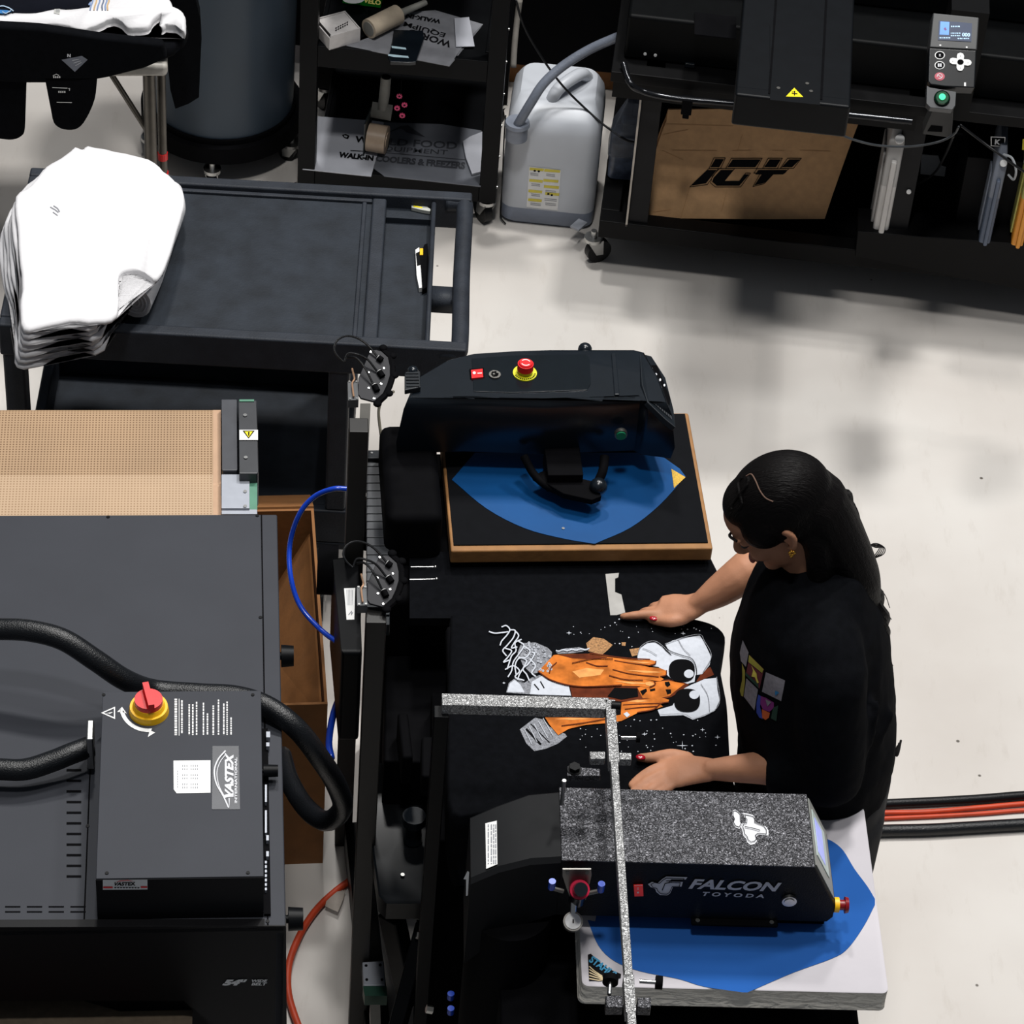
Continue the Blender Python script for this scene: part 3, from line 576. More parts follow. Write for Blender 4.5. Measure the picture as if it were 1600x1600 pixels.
# pad: flat top, gathered skirt, rolled hem
bm = B()
def rr(x0, x1, y0, y1, z, r=.012, n=4):
    o = []
    for cx, cy, a in ((x1-r, y1-r, 0), (x0+r, y1-r, 90), (x0+r, y0+r, 180), (x1-r, y0+r, 270)):
        for k in range(n+1): o.append(V((cx+r*cos(rad(a+90*k/n)), cy+r*sin(rad(a+90*k/n)), z)))
    return o
stack(bm, [rr(.012, LX-.012, .012, LY-.012, .898), rr(0, LX-.004, 0, LY, .902), rr(-.004, LX, -.004, LY, .906), rr(0, LX, 0, LY, .92), rr(0, LX, 0, LY, .9485), rr(.002, LX-.002, .002, LY-.002, .950)])
for f in bm.faces: f.material_index = 0 if abs(sum((v.co.z for v in f.verts))/len(f.verts)-.95) < .0015 else 1
pw = obj('padded_platen', bm, [wpad, wr], pb, smooth=True, label='white fabric covered platen')
f_ = F2.Z(.9502)
bl = [(930, 1440)] + cp2([(918, 1438), (935, 1478), (960, 1502), (1000, 1518), (1060, 1530), (1100, 1542), (1160, 1551)], 4) + cp2([(1168, 1551), (1240, 1520), (1300, 1498), (1325, 1482), (1350, 1447), (1367, 1414)], 4) + cp2([(1367, 1405), (1355, 1385), (1335, 1358), (1318, 1330), (1302, 1316), (1284, 1308)], 4) + [(1270, 1300), (1200, 1300), (940, 1380)]
bm = B(); decal(bm, [bl], f_); obj('blue_field', bm, M('blue_printed_fabric', (34, 84, 154), .85, var=.08, vs=6, spec=.1), pw, label='blue pointed field')
z8 = Zm(700, 1180, 3.81); bm = B()
st = [z8(*p) for p in [(832, 1190), (850, 1184), (900, 1232), (950, 1272), (1030, 1305), (1028, 1328), (960, 1345), (840, 1345)]]
decal(bm, [st], f_, 0, .0012); txt(bm, 'STAHLS', [z8(835, 1232), z8(975, 1330), z8(1010, 1300), z8(862, 1196)], f_, 1, .002, .04)
for k in range(5): decal(bm, stroke([z8(842, 1262+k*18), z8(870+k*6, 1288+k*14), z8(915+k*2, 1318+k*6)], 1.6), f_, 2, .002)
obj('maker_badge', bm, [dink, M('cyan_print', (40, 130, 170), .6), M('cream_print', (200, 180, 140), .6)], pw)
bm = B(); bx(bm, -.13, LX-.03, -.04, LY-.03, .06, .83); obj('base_cabinet', bm, blackm, pb, bevel=.006)
bm = B(); bx(bm, .1, .42, .08, .34, .83, .898); bx(bm, -.18, .3, .15, .27, .78, .83); obj('platen_arm', bm, blackm, pb, bevel=.006)
# middle platen (carries the black t-shirt)
F3 = Fr(*P(707, 1238, .95)[:2], 0, 6)
bm = B(); i2 = F2.L(F3.Wd((0, 0, 0))); m_ = Matrix.Rotation(rad(1.5), 3, 'Z'); bx(bm, 0, .49, 0, .42, .91, .944)
for v in bm.verts: v.co = m_ @ v.co + V((i2.x, i2.y, 0))
obj('padded_platen', bm, blackm, pb, bevel=.01, label='black platen under the black shirt')
bm = B(); bx(bm, i2.x-.03, i2.x+.40, i2.y+.03, i2.y+.40, .06, .78); obj('base_cabinet', bm, blackm, pb, bevel=.006)
bm = B(); bx(bm, i2.x+.1, i2.x+.38, i2.y+.1, i2.y+.3, .80, .91); bx(bm, i2.x-.05, i2.x+.3, i2.y+.15, i2.y+.25, .76, .82); obj('platen_arm', bm, blackm, pb, bevel=.006)
# head
h_ = F2.Z(ZH); hx0 = h_(876, 1300).x; hx1 = h_(1262, 1243).x; hy1 = h_(1000, 1234).y; hy0 = h_(1000, 1347).y; fyb = F2.Y(hy0-.001)
zb = fyb(1000, 1434).z; hx2 = fyb(1301, 1436).x; hxb = h_(1272, 1351).x
hx1 = (hx1+hxb)/2
prof = [(hx0, ZH), (hx1, ZH), (hx2, zb+.045), (hx2, zb+.012), (hx2-.008, zb), (hx0, zb)]
bm = B(); pr(bm, [(x, hy0, z) for x, z in prof], (0, hy1-hy0, 0)); hd = obj('head_housing', bm, M('textured_black_steel', (8, 9, 12), .5, bump=.4, bs=420, spec=.15), pb, bevel=.003)
bm = B(); bx(bm, hx0, hx1, hy0-.001, hy1, ZH-.002, ZH+.001); lid = obj('hammered_lid', bm, ham, hd, bevel=.001, label='hammered black top cover')
z9 = Zm(1040, 1180, 3.81); f_ = F2.Z(ZH+.001); bm = B()
wing = [[(400, 330), (412, 326), (430, 336), (445, 352), (447, 400), (455, 410), (440, 440), (415, 432), (400, 405), (408, 385), (398, 360)], [(462, 345), (490, 350), (520, 358), (530, 372), (532, 400), (560, 412), (595, 425), (612, 450), (612, 480), (580, 478), (552, 476), (535, 490), (545, 512), (530, 530), (505, 536), (485, 520), (480, 500), (462, 480), (458, 455), (448, 430), (458, 408), (476, 405), (478, 380), (468, 372)]]
decal(bm, [[z9(*p) for p in w_] for w_ in wing], f_, 0)
def inset(poly, k=.82):
    cx = sum(p[0] for p in poly)/len(poly); cy = sum(p[1] for p in poly)/len(poly); return [(cx+(x-cx)*k, cy+(y-cy)*k) for x, y in poly]
decal(bm, sum([stroke([z9(*p) for p in inset(w_, .86)+[inset(w_, .86)[0]]], .9) for w_ in wing], [])+stroke([z9(470, 432), z9(530, 445), z9(560, 455)], 1.1), f_, 1, .0015)
obj('bird_emblem', bm, [ink, dink], lid)
# front lettering and controls
bm = B(); g = F2.Y(hy0-.001)
eb = [[z8(1192+(x-1192), y) for x, y in p] for p in [[(1190, 765), (1215, 752), (1250, 758), (1275, 735), (1300, 720), (1425, 724), (1415, 738), (1330, 736), (1318, 750), (1398, 752), (1390, 780), (1340, 780), (1322, 820), (1305, 832), (1262, 830), (1240, 812), (1232, 792), (1205, 782)]]]
decal(bm, eb, g, 0); decal(bm, sum([stroke(inset(e, .84)+[inset(e, .84)[0]], 1) for e in eb], []), g, 1, .0013)
decal(bm, stroke([z8(1275, 800), z8(1292, 760), z8(1330, 752)], 1.3)+stroke([z8(1300, 745), z8(1390, 738)], 1), g, 1, .0015)
txt(bm, 'FALCON', [z9(135, 792), z9(672, 810), z9(692, 757), z9(155, 733)], g, 0, .001, .035, .2)
txt(bm, 'T O Y O D A', [z9(215, 835), z9(585, 848), z9(588, 826), z9(222, 810)], g, 0, .001, .03, .15)
obj('front_lettering', bm, [M('silver_lettering', (190, 190, 198), .6), dink], hd)
bm = B(); pr(bm, [g(*z8(*p)) for p in [(1105, 770), (1160, 768), (1163, 828), (1110, 830)]], (0, -.004, 0)); decal(bm, [[z8(1110, 771), z8(1158, 770), z8(1158, 774), z8(1111, 775)]], F2.Y(hy0-.005), 1); decal(bm, stroke([z8(1131, 785), z8(1131, 800)], 1)+[el(*z8(1131, 815), 1.6, 1.6, 10)], F2.Y(hy0-.005), 1)
obj('rocker_switch', bm, [M('lit_red_switch', (210, 30, 20), .3, emit=.25), white], hd, label='red rocker switch')
c = g(1233, 1405); bm = B(); cyl(bm, c, c-V((0, .006, 0)), .0125, n=28); cyl(bm, c-V((0, .006, 0)), c-V((0, .008, 0)), .009, n=28); obj('push_button', bm, chrome, hd, smooth=True, label='chrome push button')
bm = B(); bx(bm, F2.Y(hy0)(1078, 1445).x, F2.Y(hy0)(1214, 1445).x, hy0-.012, hy0+.02, zb-.006, zb+.001); br = obj('front_bracket', bm, blackm, hd, bevel=.003)
screws(br, 'bolt', [(F2.Y(hy0)(1088, 1445).x, hy0-.005, zb+.001), (F2.Y(hy0)(1204, 1445).x, hy0-.005, zb+.001)], (0, 0, 1), .004, chrome)
bm = B(); bx(bm, .22, .42, .14, .28, zb-.03, zb); obj('press_link', bm, blackm, hd)
# sloped display end
sn = V((ZH-zb-.045, 0, hx2-hx1)).normalized(); sp_ = V((hx1, 0, ZH)); se = F2.pl(sp_, sn)
def slope(y, t_): return V((hx1+(hx2-hx1)*t_, y, ZH+(zb+.045-ZH)*t_))
yy = lambda k: hy0+(hy1-hy0)*k
bm = B(); pr(bm, [slope(yy(.04), .03), slope(yy(.04), .9), slope(yy(.96), .9), slope(yy(.96), .03)], sn*.002); sc_ = obj('display_frame', bm, M('display_bezel', (120, 122, 118), .4), hd)
bm = B(); pr(bm, [slope(yy(.22), .12)+sn*.002, slope(yy(.22), .72)+sn*.002, slope(yy(.85), .72)+sn*.002, slope(yy(.85), .12)+sn*.002], sn*.0012, 0); pr(bm, [slope(yy(.3), .2)+sn*.003, slope(yy(.3), .55)+sn*.003, slope(yy(.78), .55)+sn*.003, slope(yy(.78), .2)+sn*.003], sn*.0006, 1)
obj('touch_screen', bm, [M('screen_pale', (170, 185, 180), .3), M('screen_lilac', (150, 160, 235), .3, emit=.5)], sc_, label='lit lilac touch screen')
c = V((hx2, yy(.06), zb+.035)); bm = B(); cyl(bm, c, c+V((.008, 0, 0)), .013, n=28, mi=0); cyl(bm, c+V((.008, 0, 0)), c+V((.018, 0, 0)), .009, n=24, mi=1); cyl(bm, c+V((.018, 0, 0)), c+V((.024, 0, 0)), .0145, .013, 28, 1); obj('emergency_stop', bm, [yel, dred], hd, smooth=True, label='dark red stop button')
# gooseneck cover and column
A = [h_(878, 1228), h_(878, 1344)]
bm = B(); L0 = F2.L(P(738, 1285, 1.05)); L1 = F2.L(P(736, 1398, 1.0))
def gn(x, y0, y1, z1, z0): return [V((x, y0, z0)), V((x, y0, z1-.008)), V((x, y0+.008, z1)), V((x, y1-.008, z1)), V((x, y1, z1-.008)), V((x, y1, z0))]
xa, xb = F2.Z(1.1)(735, 1340).x, hx0+.002
stack(bm, [gn(xb, hy0+.002, hy1-.002, ZH-.002, zb), gn(xb-(xb-xa)*.35, hy0-.004, hy1-.01, ZH-.002, zb-.02), gn(xb-(xb-xa)*.7, hy0-.016, hy1-.03, ZH-.01, zb-.06), gn(xa, hy0-.03, hy1-.045, ZH-.025, zb-.1)])
gk = obj('gooseneck_cover', bm, M('matte_black_cover', (16, 17, 19), .6, var=.08, spec=.12), pb, bevel=.004, smooth=True)
gc = gk and F2.pl((xa, 0, ZH-.025), (-(0.015)/((xb-xa)*.3), 0, 1)); bm = B(); lb = [z8(*p) for p in [(225, 412), (293, 396), (297, 655), (230, 683)]]
decal(bm, [lb], gc, 0, .003)
for cx in (240, 258, 272, 284):
    v = 420
    while v < 650: L_ = random.uniform(10, 40); decal(bm, [[z8(cx, v), z8(cx+7, v), z8(cx+7, min(v+L_, 655)), z8(cx, min(v+L_, 655))]], gc, 1, .0036); v += L_+8
obj('rating_label', bm, [white, gink], gk, label='white rating label')
bm = B(); gx = F2.X(xa-.003)
decal(bm, [[z8(*p) for p in [(116, 690), (126, 695), (118, 835), (107, 838), (108, 740), (92, 738)]]], F2.Y(hy0-.034), 0, 0); obj('arrow_sticker', bm, white, gk)
bm = B(); cx, cy = xa+.075, hy0+.03; cyl(bm, (cx, cy, .08), (cx, cy, zb-.02), .072, n=40); bx(bm, cx-.11, cx+.11, cy-.12, cy+.12, .04, .09)
obj('column', bm, blackm, pb, smooth=True)
bm = B(); c = F2.L(P(812, 1500, .8)); cyl(bm, (c.x, c.y-.02, .3), (c.x, c.y-.02, zb-.1), .006, n=14); obj('air_cylinder_rod', bm, chrome, pb, smooth=True, label='bright steel rod')
# regulator
rg = F2.Y(hy0-.03)
bm = B(); pr(bm, [rg(*z8(*p)) for p in [(682, 680), (852, 680), (855, 715), (835, 800), (820, 860), (730, 860), (705, 790), (682, 720)]], (0, .003, 0)); rb = obj('regulator_bracket', bm, steel, pb, bevel=.001, label='silver regulator bracket')
bm = B(); c = rg(*z8(782, 765)); 
cyl(bm, c+V((0, -.002, -.012)), c+V((0, -.016, .004)), .017, .0165, 26, 1); cyl(bm, c+V((0, -.016, .004)), c+V((0, -.03, .022)), .0125, .0115, 24, 0); cyl(bm, c+V((0, -.002, -.02)), c+V((0, .01, -.055)), .014, n=20, mi=0)
obj('pressure_knob', bm, [gloss, M('crimson_ring', (190, 20, 60), .4)], rb, smooth=True, bevel=.001, label='black pressure knob with crimson ring')
bm = B(); c = F2.Y(hy0-.05)(*z8(742, 995)); cyl(bm, c+V((0, .004, -.006)), c+V((0, -.004, .008)), .0165, n=30, mi=0); cyl(bm, c+V((0, -.004, .008)), c+V((0, -.0045, .009)), .0135, n=30, mi=1); cyl(bm, c+V((0, .006, 0)), c+V((0, .02, .03)), .006, n=14, mi=2)
dn = V((0, -.35, 1)).normalized(); bx(bm, c.x-.001, c.x+.001, c.y-.008, c.y+.006, c.z+.007, c.z+.0105, 3)
obj('pressure_gauge', bm, [steel, white, chrome, dink], rb, smooth=True, label='small white dial gauge')
for px_, py_ in ((616, 790), (908, 805)):
    c = rg(*z8(px_, py_)); bm = B(); cyl(bm, c, c+V((0, -.002, .02)), .006, n=16, mi=0); cyl(bm, c, c+V((.02 if px_ < 700 else -.02, 0, -.008)), .004, n=12, mi=1); obj('air_fitting', bm, [M('blue_fitting', (20, 70, 190), .35), steel], rb, smooth=True, label='blue push-in air fitting')
screws(rb, 'bolt', [rg(*z8(712, 698)), rg(*z8(828, 698))], (0, -1, .2), .0035, steel)
# base frame of the double press: floor rails, uprights and tray
bm = B()
def wb(bm, a, b_, w_, h_, mi=0):
    """bar between two world points"""
    a, b_ = F2.L(a), F2.L(b_); d = (b_-a); l = d.length; d.normalize(); s_ = d.cross(V((0, 0, 1))); s_ = V((1, 0, 0)) if s_.length < .01 else s_.normalized(); u_ = s_.cross(d)
    pr(bm, [a+s_*w_/2+u_*h_/2, a-s_*w_/2+u_*h_/2, a-s_*w_/2-u_*h_/2, a+s_*w_/2-u_*h_/2], d*l, mi)
wb(bm, P(556, 1300, .05), P(592, 1640, .05), .05, .07); obj('floor_rail', bm, black, pb, bevel=.004)
bm = B(); wb(bm, P(665, 1440, .5), P(612, 1640, .3), .028, .05); obj('strut', bm, black, pb, bevel=.004)
bm = B(); wb(bm, P(612, 1430, .5), P(640, 1560, .3), .03, .05); obj('strut', bm, black, pb, bevel=.004)
bm = B(); f5 = F2.Z(.6)
o_ = [f5(*p) for p in [(572, 1190), (582, 1330), (592, 1400), (604, 1412), (700, 1412), (700, 1200)]]
stack(bm, [[p-V((0, 0, .045)) for p in o_], [p+V((0, 0, .0)) for p in o_], [o_c for o_c in [p+((sum(o_, V())/6)-p)*.08-V((0, 0, .004)) for p in o_]]]); obj('foot_tray', bm, M('tray_gloss_black', (6, 8, 11), .3, spec=.3), pb, bevel=.004, smooth=True)
c = f5(645, 1312); bm = B(); cyl(bm, c, c+V((0, 0, .05)), .018, .014, 20); cyl(bm, c+V((0, 0, .05)), c+V((0, 0, .07)), .022, n=20); obj('levelling_knob', bm, gloss, pb, smooth=True, bevel=.002)
screws(pb, 'bolt', [f5(629, 1367)], (0, 0, 1), .004, chrome)
for (x, y) in ((661, 1432), (660, 1462), (676, 1578), (692, 1430)):
    c = F2.L(P(x, y, .5)); bm = B(); cyl(bm, c, c+V((-.012, 0, .003)), .008, n=6); obj('bolt', bm, chrome, pb)
bm = B(); f6 = F2.Z(.25); pr(bm, [f6(*p) for p in [(566, 1503), (600, 1501), (602, 1540), (568, 1540)]], (0, 0, -.03), 0); fc = obj('floor_valve', bm, lgrey, pb, bevel=.002, label='silver block with green base')
bm = B(); pr(bm, [f6(*p) for p in [(567, 1541), (604, 1541), (605, 1556), (570, 1556)]], (0, 0, -.03)); obj('valve_base', bm, M('deep_green', (10, 60, 45), .5), fc); 
bm = B(); pr(bm, [f6(*p) for p in [(578, 1570), (594, 1570), (596, 1630), (580, 1630)]], (0, 0, -.03)); obj('valve_stem', bm, steel, fc)
screws(fc, 'bolt', [f6(*p) for p in ((572, 1509), (594, 1508), (573, 1531), (597, 1531))], (0, 0, 1), .003, blackm)
bm = B(); wb(bm, P(636, 1205, .75), P(628, 1135, .75), .02, .08); bx(bm, F2.L(P(600, 1150, .7)).x, F2.L(P(700, 1150, .7)).x, F2.L(P(600, 1200, .7)).y, F2.L(P(600, 1000, .7)).y, .55, .72); obj('rear_cabinet', bm, blackm, pb, bevel=.006)
for k, (x, y) in enumerate(((704, 1560), (704, 1583))):
    c = F2.L(P(x, y, .5)); bm = B(); cyl(bm, c, c+V((0, 0, .015)), .0065, n=16); obj('air_fitting', bm, MATS['blue_fitting'], pb, smooth=True, label='blue push-in air fitting')
# ================================================================== laser alignment stand: posts, arms, fan plates
def LP(x, y, z): return V(P(x, y, z))
F4 = Fr(-.09, LP(700, 1095, 1.23).y+.01, 0, 5); ZR = 1.23; r_ = F4.Z(ZR)
ls = thing('alignment_arm', F4, 'hammered silver L shaped alignment arm crossing above the black shirt and the near press head', 'arm')
bm = B(); pr(bm, [r_(690, 1083), r_(952, 1090), r_(946, 1108), r_(691, 1101)], (0, 0, -.024)); obj('cross_bar', bm, hamg, ls, bevel=.0015)
bm = B(); pr(bm, [r_(946, 1092), r_(961, 1093), r_(968, 1190), r_(952, 1190)], (0, 0, -.026)); obj('sleeve', bm, hamg, ls, bevel=.0015)
bm = B(); pr(bm, [r_(954, 1190), r_(966, 1190), r_(989, 1523), r_(976, 1523)], (0, 0, -.02)); obj('long_bar', bm, hamg, ls, bevel=.0012)
bm = B(); pr(bm, [r_(974, 1523), r_(991, 1522), r_(994, 1580), r_(978, 1581)], (0, 0, -.026)); obj('end_sleeve', bm, hamg, ls, bevel=.0015)
bm = B(); pr(bm, [r_(980, 1580), r_(993, 1580), r_(1000, 1680), r_(986, 1680)], (0, 0, -.02)); obj('long_bar', bm, hamg, ls, bevel=.0012)
z6 = Zm(680, 860, 3.2)
for nm, pts, zz, hh in (('clamp_block', [(772, 1005), (850, 1005), (850, 1040), (776, 1042)], ZR-.002, .016), ('clamp_block', [(920, 1010), (982, 1012), (982, 1046), (922, 1044)], ZR-.002, .016)):
    bm = B(); pr(bm, [r_(*z6(*p)) for p in pts], (0, 0, -hh)); obj(nm, bm, hamg, ls, bevel=.0015)
bm = B(); pr(bm, [r_(*z8(*p)) for p in [(708, 65), (906, 80), (908, 122), (708, 122)]], (0, 0, -.014)); cbk = obj('clamp_plate', bm, ham, ls, bevel=.0015)
c = r_(*z8(752, 88)); bm = B(); cyl(bm, c, c+V((0, 0, .01)), .0095, n=6); cyl(bm, c+V((0, 0, -.01)), c+V((0, 0, .002)), .012, n=20); obj('clamp_bolt', bm, black, cbk)
bm = B(); c = r_(*z8(692, 150)); cyl(bm, c-V((0, 0, .06)), c, .0035, n=12); obj('post_pin', bm, chrome, cbk, smooth=True)
bm = B(); c0, c1 = r_(*z6(930, 936)), r_(*z6(1005, 936)); cyl(bm, c0, c1, .003, n=12, mi=0); cyl(bm, c1, c1+V((.006, 0, 0)), .009, n=16, mi=1); obj('thumb_screw', bm, [chrome, blackm], ls, smooth=True, label='steel thumb screw with black head')
bm = B(); c0, c1 = r_(*z6(880, 775)), r_(*z6(925, 778)); cyl(bm, c0, c1, .0075, n=16); obj('thumb_screw', bm, black, ls, smooth=True)
bm = B(); pr(bm, [r_(*z8(*p)) for p in [(938, 1430), (1040, 1430), (1042, 1500), (940, 1500)]], (0, 0, -.02)); obj('clamp_block', bm, ham, ls, bevel=.0015)
bm = B(); pr(bm, [r_(*z8(*p)) for p in [(1128, 1440), (1208, 1440), (1208, 1505), (1128, 1500)]], (0, 0, -.02)); obj('clamp_block', bm, ham, ls, bevel=.0015)
for a, b_, rr_ in (((960, 1425), (966, 1355), .0125), ((1140, 1345), (1235, 1352), .011)):
    bm = B(); c0, c1 = r_(*z8(*a)), r_(*z8(*b_)); dd = (c1-c0).normalized(); cyl(bm, c0, c1, .0035, n=12, mi=0); cyl(bm, c1, c1+dd*.011, rr_, n=18, mi=1); obj('thumb_screw', bm, [chrome, blackm], ls, smooth=True, label='steel thumb screw with black head')
bm = B(); c = r_(690, 1095); bx(bm, c.x-.012, c.x+.014, c.y-.016, c.y+.012, 0.0, ZR-.024); obj('upright', bm, black, ls, bevel=.002)
# two uprights with fan plates
def fanpost(fx, fy_, dx, dy, lab, h=1.2, up=1):
    fr = Fr(fx, fy_, 0, 6); st_ = thing('laser_mount', fr, lab, 'laser mount', 'fan shaped laser mounts on black uprights')
    bm = B(); bx(bm, -.018, .018, -.02, .02, 0, h); obj('upright', bm, M('dark_anodised', (18, 16, 14), .5), st_, bevel=.002)
    z5 = Zm(520, 520, 1600/180)
    def q5(u, v): x, y = z5(u, v); return (x+dx, y+dy)
    pz = fr.Z(h+.02)
    bm = B(); pr(bm, [pz(*q5(*p)) for p in [(205, 675), (352, 675), (358, 930), (212, 935)]], (0, 0, -.02)); cb_ = obj('terminal_box', bm, M('grey_terminal_box', (70, 72, 74), .5), st_, bevel=.001)
    screws(cb_, 'screw', [pz(*q5(*p)) for p in ((232, 680), (328, 680), (240, 918), (336, 915))], (0, 0, 1), .0022, chrome)
    bm = B(); tube(bm, [pz(*q5(*p))+V((0, 0, .004)) for p in ((290, 910), (278, 820), (270, 720), (300, 660), (285, 590), (268, 520))], .0018, 5, 8); obj('bare_wire', bm, M('copper_wire', (190, 150, 120), .35, .6), cb_, smooth=True)
    # the fan: tilted polygon plate
    nrm = V((.15, -.25, 1)).normalized(); fp_ = fr.pl(pz(*q5(450, 650))+V((0, 0, .01)), nrm)
    out = [(520, 250), (600, 235), (700, 262), (770, 320), (812, 400), (822, 480), (815, 590), (790, 700), (740, 820), (650, 930), (560, 950), (390, 905), (355, 850), (360, 620)]
    bm = B(); pr(bm, [fp_(*q5(*p)) for p in out], -nrm*.005); fpn = obj('fan_plate', bm, M('fan_plate_grey', (34, 34, 38), .55, var=.06, spec=.2), st_, bevel=.001)
    bm = B()
    for p in [(700, 210), (830, 320), (855, 590), (780, 840), (620, 985)]:
        c = fp_(*q5(*p)); ball(bm, c, .0085, (1, 1, .6), 10)
    for p, q_ in zip([(700, 240), (800, 330), (830, 470), (830, 600), (790, 730), (730, 860)], [(800, 330), (830, 470), (830, 600), (790, 730), (730, 860), (620, 960)]):
        a, b__ = fp_(*q5(*p)), fp_(*q5(*q_)); cyl(bm, a-nrm*.003, b__-nrm*.003, .0065, n=8)
    obj('rim_block', bm, blackm, fpn, smooth=True)
    for p, d_ in (((625, 360), (55, 40)), ((640, 555), (50, 70)), ((575, 745), (40, 80))):
        a = fp_(*q5(*p))+nrm*.004; b__ = fp_(*q5(p[0]+d_[0], p[1]+d_[1]))+nrm*.004; bm = B(); cyl(bm, a, b__, .0058, n=14, mi=0); cyl(bm, a, a+(b__-a)*.12-(b__-a)*.2, .0052, n=14, mi=1); obj('laser_module', bm, [blackm, white], fpn, smooth=True, label='black laser module with white end')
    screws(fpn, 'screw', [fp_(*q5(*p)) for p in ((525, 268), (708, 495), (495, 552), (500, 770), (670, 712), (572, 915))], nrm, .002, chrome)
    for pts in ([(625, 360), (480, 230), (330, 150), (180, 135), (60, 190), (10, 290), (50, 370), (140, 430)], [(610, 550), (470, 440), (330, 390), (200, 360), (150, 420)], [(560, 740), (430, 560), (310, 430), (200, 370)]):
        bm = B(); tube(bm, [fp_(*q5(*p))+nrm*(.006 if i else .004)+V((0, 0, .012*sin(pi*i/(len(pts)-1)))) for i, p in enumerate(pts)], .0021, 6, 8); obj('laser_cable', bm, rubber, fpn, smooth=True)
    return st_
fm1 = fanpost(-.30, 4.19, 0, 0, 'fan shaped laser mount on the far upright beside the cart corner')
fanpost(-.222, 3.70, 14, 321, 'fan shaped laser mount on the near upright in front of the ribbed cable chain')
# lit face of the far upright, its light painted as paler grey; ribbed cable chain
fr = Fr(*LP(575, 715, .98)[:2], 0, 5); bm = B(); zz = fr.Z(.98)
pr(bm, [zz(*p) for p in [(563, 630), (579, 630), (573, 745), (560, 745)]], (0, 0, -.06)); setlab(obj('post_face', bm, M('lit_post_face', (74, 72, 68), .45, .3), fr=fr, bevel=.001), 'lit face of the far upright painted a paler grey', 'channel')
fr = Fr(*LP(592, 900, .88)[:2], 0, 5); ch = thing('cable_chain', fr, 'ribbed dark grey cable chain lying beside the black press column', 'cable chain')
zz = fr.Z(.92); chm = M('cable_chain_grey', (62, 64, 68), .5, var=.08)
pts = [716, 728, 741, 754, 766, 778, 790, 802, 814, 826, 839, 852, 866, 880, 893, 907, 921, 935]
for i, (y0, y1) in enumerate(zip(pts, pts[1:])):
    bm = B(); pr(bm, [zz(573, y0+1.2), zz(609, y0+1.2), zz(608.5, y1), zz(572.5, y1)], (0, 0, -.03-.002*(i % 2))); obj('chain_link', bm, chm, ch, bevel=.0015)
bm = B(); zz2 = fr.Z(.93); pr(bm, [zz2(*p) for p in [(572, 703), (619, 702), (620, 716), (572, 716)]], (0, 0, -.05)); eb_ = obj('end_bracket', bm, satin, ch, bevel=.003)
screws(eb_, 'screw', [zz2(581, 708), zz2(601, 707)], (0, 0, 1), .0025, chrome)
bm = B(); pr(bm, [zz(*p) for p in [(573, 940), (609, 940), (609, 960), (573, 960)]], (0, 0, -.03)); pr(bm, [fr.Z(.915)(*p) for p in [(573, 961), (609, 961), (609, 976), (573, 976)]], (0, 0, -.03)); obj('chain_end', bm, satin, ch, bevel=.001)
fr = Fr(*LP(545, 945, .85)[:2], 0, 4); bm = B(); zz = fr.Z(.85); mb_ = thing('motor_box', fr, 'black motor housing with white rating label beside the near upright', 'motor')
pr(bm, [zz(*p) for p in [(519, 870), (560, 866), (566, 1020), (533, 1020)]], (0, 0, -.25)); mo = obj('housing', bm, black, mb_, bevel=.008)
bm = B(); z7 = Zm(420, 680, 16/3); decal(bm, [[z7(*p) for p in [(627, 1278), (720, 1275), (712, 1538), (648, 1540)]]], zz, 0)
for k in range(5): decal(bm, [[z7(648+k*12, 1292), z7(652+k*12, 1292), z7(655+k*10, 1420), z7(652+k*10, 1420)]], zz, 1, .0014)
decal(bm, stroke([z7(665, 1500), z7(690, 1470), z7(688, 1500), z7(700, 1480)], 1.2), zz, 1, .0014)
obj('rating_label', bm, [white, gink], mo, label='white rating label')
bm = B(); c = fr.L(P(512, 890, .8)); cyl(bm, c-V((.02, 0, 0)), c+V((.02, 0, 0)), .05, n=36); obj('pulley', bm, blackm, mb_, smooth=True, bevel=.004)
bm = B(); wbp = [(P(680, 886, .9), P(642, 886, .9)), (P(682, 905, .9), P(640, 906, .9))]
for a, b_ in wbp:
    bm = B(); c0, c1 = ch and Fr(*P(642, 886, .9)[:2], 0, 0).L(a), Fr(*P(642, 886, .9)[:2], 0, 0).L(b_)
    cyl(bm, F1.L(a), F1.L(b_), .002, n=10); ball(bm, F1.L(a), .004, n=10); obj('guide_pin', bm, chrome, pa, smooth=True, label='thin bright guide pin')
cable('white_cable', [(600, 707, .4), (594, 670, .4), (592, 640, .4), (600, 620, .42), (615, 612, .45)], .0035, M('cream_cable', (190, 182, 160), .4), 'cream cable dropping between the fan plate and the press column', 'cable')
# ================================================================== black t-shirt on the middle platen
shz = .953; s_ = F3.Z(shz)
shirt = [(705, 959), (800, 958), (900, 960), (1000, 959), (1060, 963), (1090, 967), (1118, 976), (1133, 992), (1130, 1020), (1126, 1042), (1131, 1072), (1136, 1100), (1139, 1150), (1141, 1200), (1141, 1250), (1000, 1262), (880, 1265), (760, 1268), (706, 1268), (700, 1180), (702, 1060)]
oc = [(a, b_) for a, b_ in cp2(shirt+[shirt[0]], 3)][:-1]; R0_ = [s_(*p) for p in oc]; ce3 = sum(R0_, V())/len(R0_)
def rg3(k, dz, wob=0, ph=0):
    return [ce3+(p-ce3)*(k+wob*sin(i*1.1+ph)+wob*.6*sin(i*2.7+ph*2))+V((0, 0, dz)) for i, p in enumerate(R0_)]
ts = thing('black_tshirt', F3, 'black printed t-shirt stretched over the middle platen with praying hands and sunglasses print', 'shirt')
